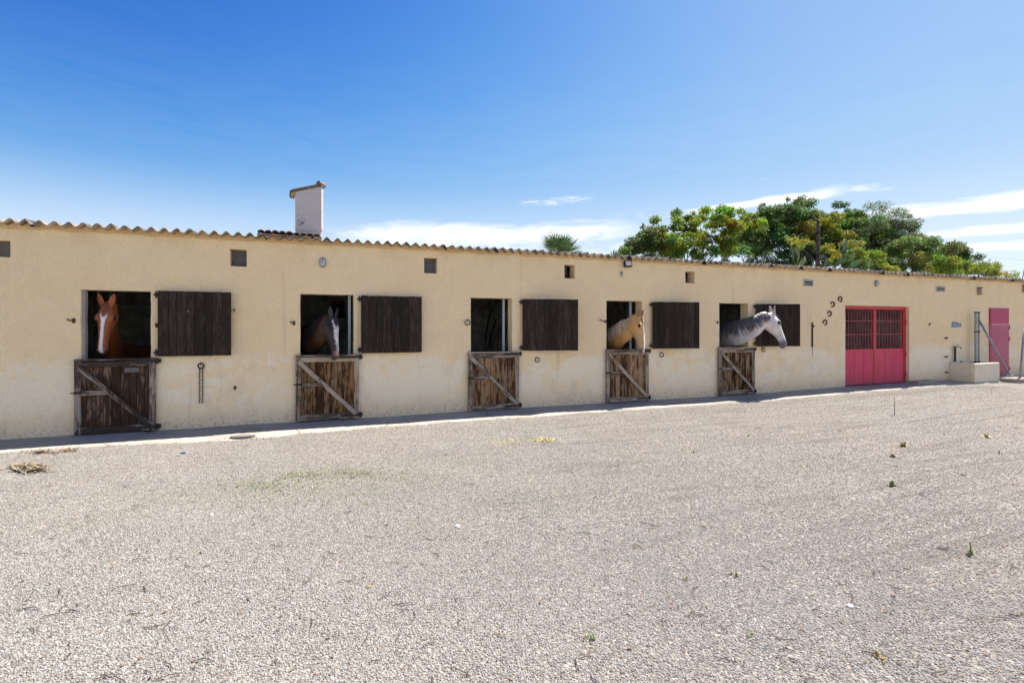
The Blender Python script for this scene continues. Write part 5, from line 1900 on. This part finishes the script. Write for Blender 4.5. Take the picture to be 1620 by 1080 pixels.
# grey, stretched out sideways along the wall
P = at(1222, 496, -0.42); N = at(1247.5, 546.5, -0.56)
make_horse('grey_horse', 'dapple grey horse with a dark mane stretching its neck out to the right', P, N, Vector((0.95, -0.28, 0.42)),
           [(at(1205, 508, -0.38), 0.10, 0.185), (at(1187, 519, -0.25), 0.125, 0.235), (at(1164, 528, 0.05), 0.17, 0.29)],
           (at(1149, 541, 0.55), (-0.12, 1.0)), coat_grey, ((0.035, 0.033, 0.038), (0.13, 0.125, 0.13)), -1, True, 1.8, ear_fwd=0.35)

# ------------------------------------------------------------------ loose gravel, litter and weeds
def gravel_scatter():
    """loose stones lying on the yard, thicker where they can be told apart"""
    xs = [-9 + 0.2 * i for i in range(131)]
    ys = [-9.1 + 0.2 * j for j in range(44)]
    mb = MB()
    vs = [(x, y, ground_z(x, y) + (0.024 if y > strip_edge(x) + 0.05 else 0.0)) for y in ys for x in xs]
    nx = len(xs)
    fs = [(j * nx + i, j * nx + i + 1, (j + 1) * nx + i + 1, (j + 1) * nx + i) for j in range(len(ys) - 1) for i in range(nx - 1)]
    mb.add(vs, fs)
    o = mb.build('gravel', MW['stone'])
    o['kind'] = 'stuff'
    me = o.data
    d = me.attributes.new('dens', 'FLOAT', 'POINT')
    vals = []
    for x, y, z in vs:
        dist = math.hypot(x - 0, y + 9.25)
        k = min(1, max(0.05, (6.6 / max(dist, 1.6)) ** 2 * 0.24))
        k *= 0.55 + 0.9 * (noise.noise(Vector((x * 0.7, y * 1.6, 3))) * 0.5 + 0.5)
        k = max(k, 0.16) if y > -1.4 else k
        k *= min(1, max(0, (-y - 0.70) / 0.45))
        vals.append(k)
    d.data.foreach_set('value', vals)
    ng = bpy.data.node_groups.new('gravel_scatter', 'GeometryNodeTree')
    ng.interface.new_socket('Geometry', in_out='INPUT', socket_type='NodeSocketGeometry')
    ng.interface.new_socket('Geometry', in_out='OUTPUT', socket_type='NodeSocketGeometry')
    N, Lk = ng.nodes, ng.links
    gi, go = N.new('NodeGroupInput'), N.new('NodeGroupOutput')
    at_ = N.new('GeometryNodeInputNamedAttribute'); at_.data_type = 'FLOAT'; at_.inputs['Name'].default_value = 'dens'
    mul = N.new('ShaderNodeMath'); mul.operation = 'MULTIPLY'; mul.inputs[1].default_value = STONES
    Lk.new(at_.outputs['Attribute'], mul.inputs[0])
    dp = N.new('GeometryNodeDistributePointsOnFaces')
    Lk.new(gi.outputs[0], dp.inputs['Mesh']); Lk.new(mul.outputs[0], dp.inputs['Density'])
    ico = N.new('GeometryNodeMeshIcoSphere'); ico.inputs['Radius'].default_value = 1.0; ico.inputs['Subdivisions'].default_value = 1
    sm = N.new('GeometryNodeSetMaterial'); sm.inputs['Material'].default_value = MW['stone']
    Lk.new(ico.outputs['Mesh'], sm.inputs['Geometry'])
    rr = N.new('FunctionNodeRandomValue'); rr.data_type = 'FLOAT_VECTOR'
    rr.inputs[0].default_value = (0, 0, 0); rr.inputs[1].default_value = (6.28, 6.28, 6.28)
    rs = N.new('FunctionNodeRandomValue'); rs.data_type = 'FLOAT_VECTOR'
    rs.inputs[0].default_value = (0.0042, 0.0036, 0.0032); rs.inputs[1].default_value = (0.0088, 0.0074, 0.0062)
    rs.inputs['Seed'].default_value = 9
    ip = N.new('GeometryNodeInstanceOnPoints')
    Lk.new(dp.outputs['Points'], ip.inputs['Points']); Lk.new(sm.outputs[0], ip.inputs['Instance'])
    Lk.new(rr.outputs[0], ip.inputs['Rotation']); Lk.new(rs.outputs[0], ip.inputs['Scale'])
    tr = N.new('GeometryNodeTranslateInstances'); tr.inputs['Translation'].default_value = (0, 0, 0.0025)
    Lk.new(ip.outputs[0], tr.inputs[0])
    Lk.new(tr.outputs[0], go.inputs[0])
    md = o.modifiers.new('scatter', 'NODES'); md.node_group = ng


STONES = 8500.0
gravel_scatter()

rnd = random.Random(2024)


def gp(px, py):
    p = on_ground(px, py)
    p = on_ground(px, py, ground_z(p.x, p.y))
    p.z = ground_z(p.x, p.y)
    return p


GREEN = plain('weed_green', (0.17, 0.20, 0.07), .7, 0, .3, 30)
DRY = plain('weed_dry', (0.34, 0.26, 0.10), .8, 0, .3, 30)
YEL = plain('petal_yellow', (0.36, 0.315, 0.10), .7, 0, .25, 30)
STRAW = plain('straw', (0.21, 0.17, 0.115), .8, 0, .3, 30)
TWIG = plain('twig', (0.075, 0.055, 0.042), .9, 0, .3, 30)
BROWN = plain('dry_leaf', (0.16, 0.10, 0.055), .9, 0, .4, 30)


def blade(mb, base, d, L, wd):
    up = Vector((0, 0, 1))
    s = d.cross(up); s = s.normalized() if s.length > 1e-3 else Vector((1, 0, 0))
    m_ = base + d * L * 0.5 + up * L * 0.06
    t_ = base + d * L
    mb.add([base - s * wd * .5, base + s * wd * .5, m_ + s * wd, m_ - s * wd, t_], [(0, 1, 2, 3), (3, 2, 4)])


def tuft(px, py, h, n, mat, label, name='weed', cat='weed', group=None, lean=0.9, wd=0.006, stem=None):
    p = gp(px, py)
    mb = MB()
    for k in range(n):
        a = rnd.uniform(0, 2 * math.pi)
        e = rnd.uniform(0.15, 1.0) * lean
        d = Vector((math.cos(a) * e, math.sin(a) * e, 1 - 0.55 * e)).normalized()
        blade(mb, p + Vector((rnd.uniform(-.02, .02), rnd.uniform(-.02, .02), 0)), d, 0.6 * h * rnd.uniform(.5, 1.1), wd * 0.8 * rnd.uniform(.6, 1.3))
    if stem:
        mb.tube([p, p + Vector((0.005, 0, stem * .5)), p + Vector((-0.01, 0, stem))], [0.005, 0.004, 0.002], 5)
        for k in range(12):
            a = rnd.uniform(0, 2 * math.pi)
            blade(mb, p + Vector((0, 0, stem * rnd.uniform(.15, .95))), Vector((math.cos(a), math.sin(a), .7)).normalized(), h * .35, wd)
    return tag(mb.build(name, mat, fixn=False), label, cat, group)


tuft(1535, 878, 0.07, 14, GREEN, 'upright green weed with a thin stem at the lower right of the gravel', stem=0.10)
tuft(1415, 656, 0.10, 5, TWIG, 'tall thin dry stalk standing in the gravel before the pink gate', name='dry_stalk', lean=0.25, stem=0.36)
tuft(936, 1010, 0.05, 14, GREEN, 'single dark green sprig lying at the bottom middle of the gravel', lean=1.3, wd=0.008)
tuft(1390, 1041, 0.06, 14, DRY, 'dry yellow tuft near the bottom right of the gravel', lean=1.2, wd=0.007)
tuft(1411, 768, 0.12, 22, GREEN, 'spreading yellow green weed in the middle right of the gravel', lean=1.25, wd=0.012)
tuft(1428, 706, 0.14, 26, YEL, 'wide pale yellow weed nearest the trough side of the yard', lean=1.3, wd=0.014)
tuft(1412, 722, 0.11, 20, YEL, 'small yellow weed just below the wide pale yellow one', lean=1.3, wd=0.013)
tuft(1560, 692, 0.12, 18, YEL, 'yellow weed close to the right edge of the yard', lean=1.3, wd=0.012)
for (px, py, lb) in (
        (1097, 716, 'low weed tuft in the gravel in front of the palomino\'s shutter'), (1185, 690, 'low weed tuft in the gravel straight below the grey horse\'s half door'),
        (1330, 682, 'low weed tuft in the gravel in front of the left leaf of the pink gate'), (1400, 634, 'low weed tuft closest to the concrete before the pink gate'),
        (1320, 790, 'low weed tuft left of the spreading yellow green weed and nearer'), (1580, 718, 'low weed tuft just below the yellow weed at the right edge'),
        (1277, 738, 'low weed tuft alone in the gravel, below the strap bar on the wall'), (1524, 752, 'low weed tuft above the upright stemmed weed at the lower right'),
        (265, 885, 'low weed tuft in the foreground gravel at lower left, left one of two'), (312, 878, 'low weed tuft in the foreground gravel at lower left, right one of two'),
        (585, 928, 'low weed tuft in the foreground gravel below the bay horse'), (1162, 910, 'low weed tuft right of the middle in the foreground gravel'),
        (1085, 918, 'low weed tuft in the foreground, left twin of the one right of the middle'), (1185, 1005, 'low weed tuft close to the bottom edge, right of the dark green sprig')):
    tuft(px, py, rnd.uniform(0.030, 0.06) * (1.5 if py < 760 else 1), rnd.randint(7, 12), GREEN if rnd.random() < .65 else DRY, lb, group='small weeds scattered over the gravel', lean=1.2, wd=0.007)

# yellow fallen petals, two drifts near the wall
def drift(name, label, cx, cy, rx, ry, n, mat, size, cat, tall=0.02):
    p0 = gp(cx, cy)
    mb = MB()
    for k in range(n):
        px, py = rnd.gauss(cx, rx), rnd.gauss(cy, ry)
        p = gp(px, py)
        a = rnd.uniform(0, 6.28)
        d = Vector((math.cos(a), math.sin(a), rnd.uniform(0, .7))).normalized()
        blade(mb, p + Vector((0, 0, rnd.uniform(0.003, tall))), d, size * rnd.uniform(.5, 1.4), size * .28)
    return tag(mb.build(name, mat, fixn=False), label, cat, kind='stuff')


drift('yellow_petals', 'bright drift of fallen yellow flowers on the gravel below the palomino door', 862, 697, 12, 2.0, 170, YEL, 0.030, 'fallen flowers')
drift('yellow_petals', 'fainter scatter of yellow flowers left of the bright yellow drift', 805, 699, 17, 4.0, 110, YEL, 0.024, 'fallen flowers')
drift('straw_heap', 'flat heap of tan straw on the gravel near the leftmost door', 47, 742, 12, 3.0, 700, STRAW, 0.045, 'straw', 0.03)
drift('dead_leaves', 'strip of dark dead leaves at the concrete edge near the leftmost door', 66, 716, 14, 1.2, 120, BROWN, 0.035, 'dead leaves')
drift('dead_leaves', 'second clump of dark dead leaves, right of the first by the concrete edge', 110, 713, 8, 1.6, 90, BROWN, 0.03, 'dead leaves')

# loose twigs and leaf litter all over: nobody could count them
mb = MB()
for k in range(230):
    px, py = rnd.uniform(-80, 1700), 640 + 440 * rnd.random() ** 1.25
    if py < 720 - 0.055 * px:
        continue
    p = gp(px, py)
    if p.y > -1.1:
        continue
    a = rnd.gauss(-0.5, 0.9)
    L = rnd.uniform(0.03, 0.13)
    d = Vector((math.cos(a), math.sin(a), 0))
    b = Vector((-d.y, d.x, 0)) * rnd.uniform(-.02, .02)
    mb.tube([p + Vector((0, 0, .009)), p + d * L * .5 + b + Vector((0, 0, .012)), p + d * L + Vector((0, 0, .007))], [0.0022, 0.0026, 0.0012], 4, cap=False)
tag(mb.build('twig_litter', TWIG), kind='stuff')
mb = MB()
for k in range(600):
    px, py = rnd.uniform(-80, 1700), 635 + 440 * rnd.random() ** 1.4
    p = gp(px, py)
    if p.y > -1.0:
        continue
    a = rnd.uniform(0, 6.28)
    d = Vector((math.cos(a), math.sin(a), rnd.uniform(0, .35))).normalized()
    blade(mb, p + Vector((0, 0, 0.008)), d, rnd.uniform(.010, .034), rnd.uniform(.003, .008))
tag(mb.build('leaf_litter', BROWN, fixn=False), kind='stuff')
mb = MB()
for k in range(3200):
    cx, cy, rx, ry = rnd.choice(((500, 758, 95, 16), (480, 752, 22, 4), (560, 750, 28, 4), (420, 768, 30, 6), (570, 752, 70, 10), (470, 780, 90, 20), (900, 780, 110, 40), (600, 800, 160, 30)))
    p = gp(rnd.gauss(cx, rx), rnd.gauss(cy, ry))
    a = rnd.uniform(0, 6.28); e = rnd.uniform(.3, 1.2)
    blade(mb, p, Vector((math.cos(a) * e, math.sin(a) * e, .8)).normalized(), rnd.uniform(.012, .028), rnd.uniform(.002, .004))
tag(mb.build('moss_growth', GREEN, fixn=False), kind='stuff')

# pale stones that stand out
WST = plain('white_stone', (0.72, 0.70, 0.66), .8, 0, .1, 40)
for (px, py, r, lb) in ((724, 834, 0.022, 'round white stone lying on the gravel in the middle of the yard'), (1345, 960, 0.016, 'small white chip of stone at the lower right of the gravel'), (335, 815, 0.016, 'pale flat stone on the gravel left of the white one')):
    p = gp(px, py)
    bm = bmesh.new(); bmesh.ops.create_icosphere(bm, subdivisions=2, radius=r)
    for v in bm.verts:
        v.co *= 1 + 0.25 * noise.noise(v.co * 60 + Vector((px, 0, 0))); v.co.z *= 0.7
        v.co += p + Vector((0, 0, r * .45))
    me = bpy.data.meshes.new('pale_stone'); bm.to_mesh(me); bm.free(); me.materials.append(WST)
    o = bpy.data.objects.new('pale_stone', me); COL.objects.link(o); tag(o, lb, 'stone')
p = gp(290, 717)
mb = MB(); mb.box((p.x - .03, p.y - .012, p.z), (p.x + .03, p.y + .012, p.z + .018), .004)
tag(mb.build('blue_scrap', plain('scrap_blue', (0.06, 0.13, 0.32), .5)), 'tiny blue scrap lying at the edge of the concrete below the chain', 'litter')
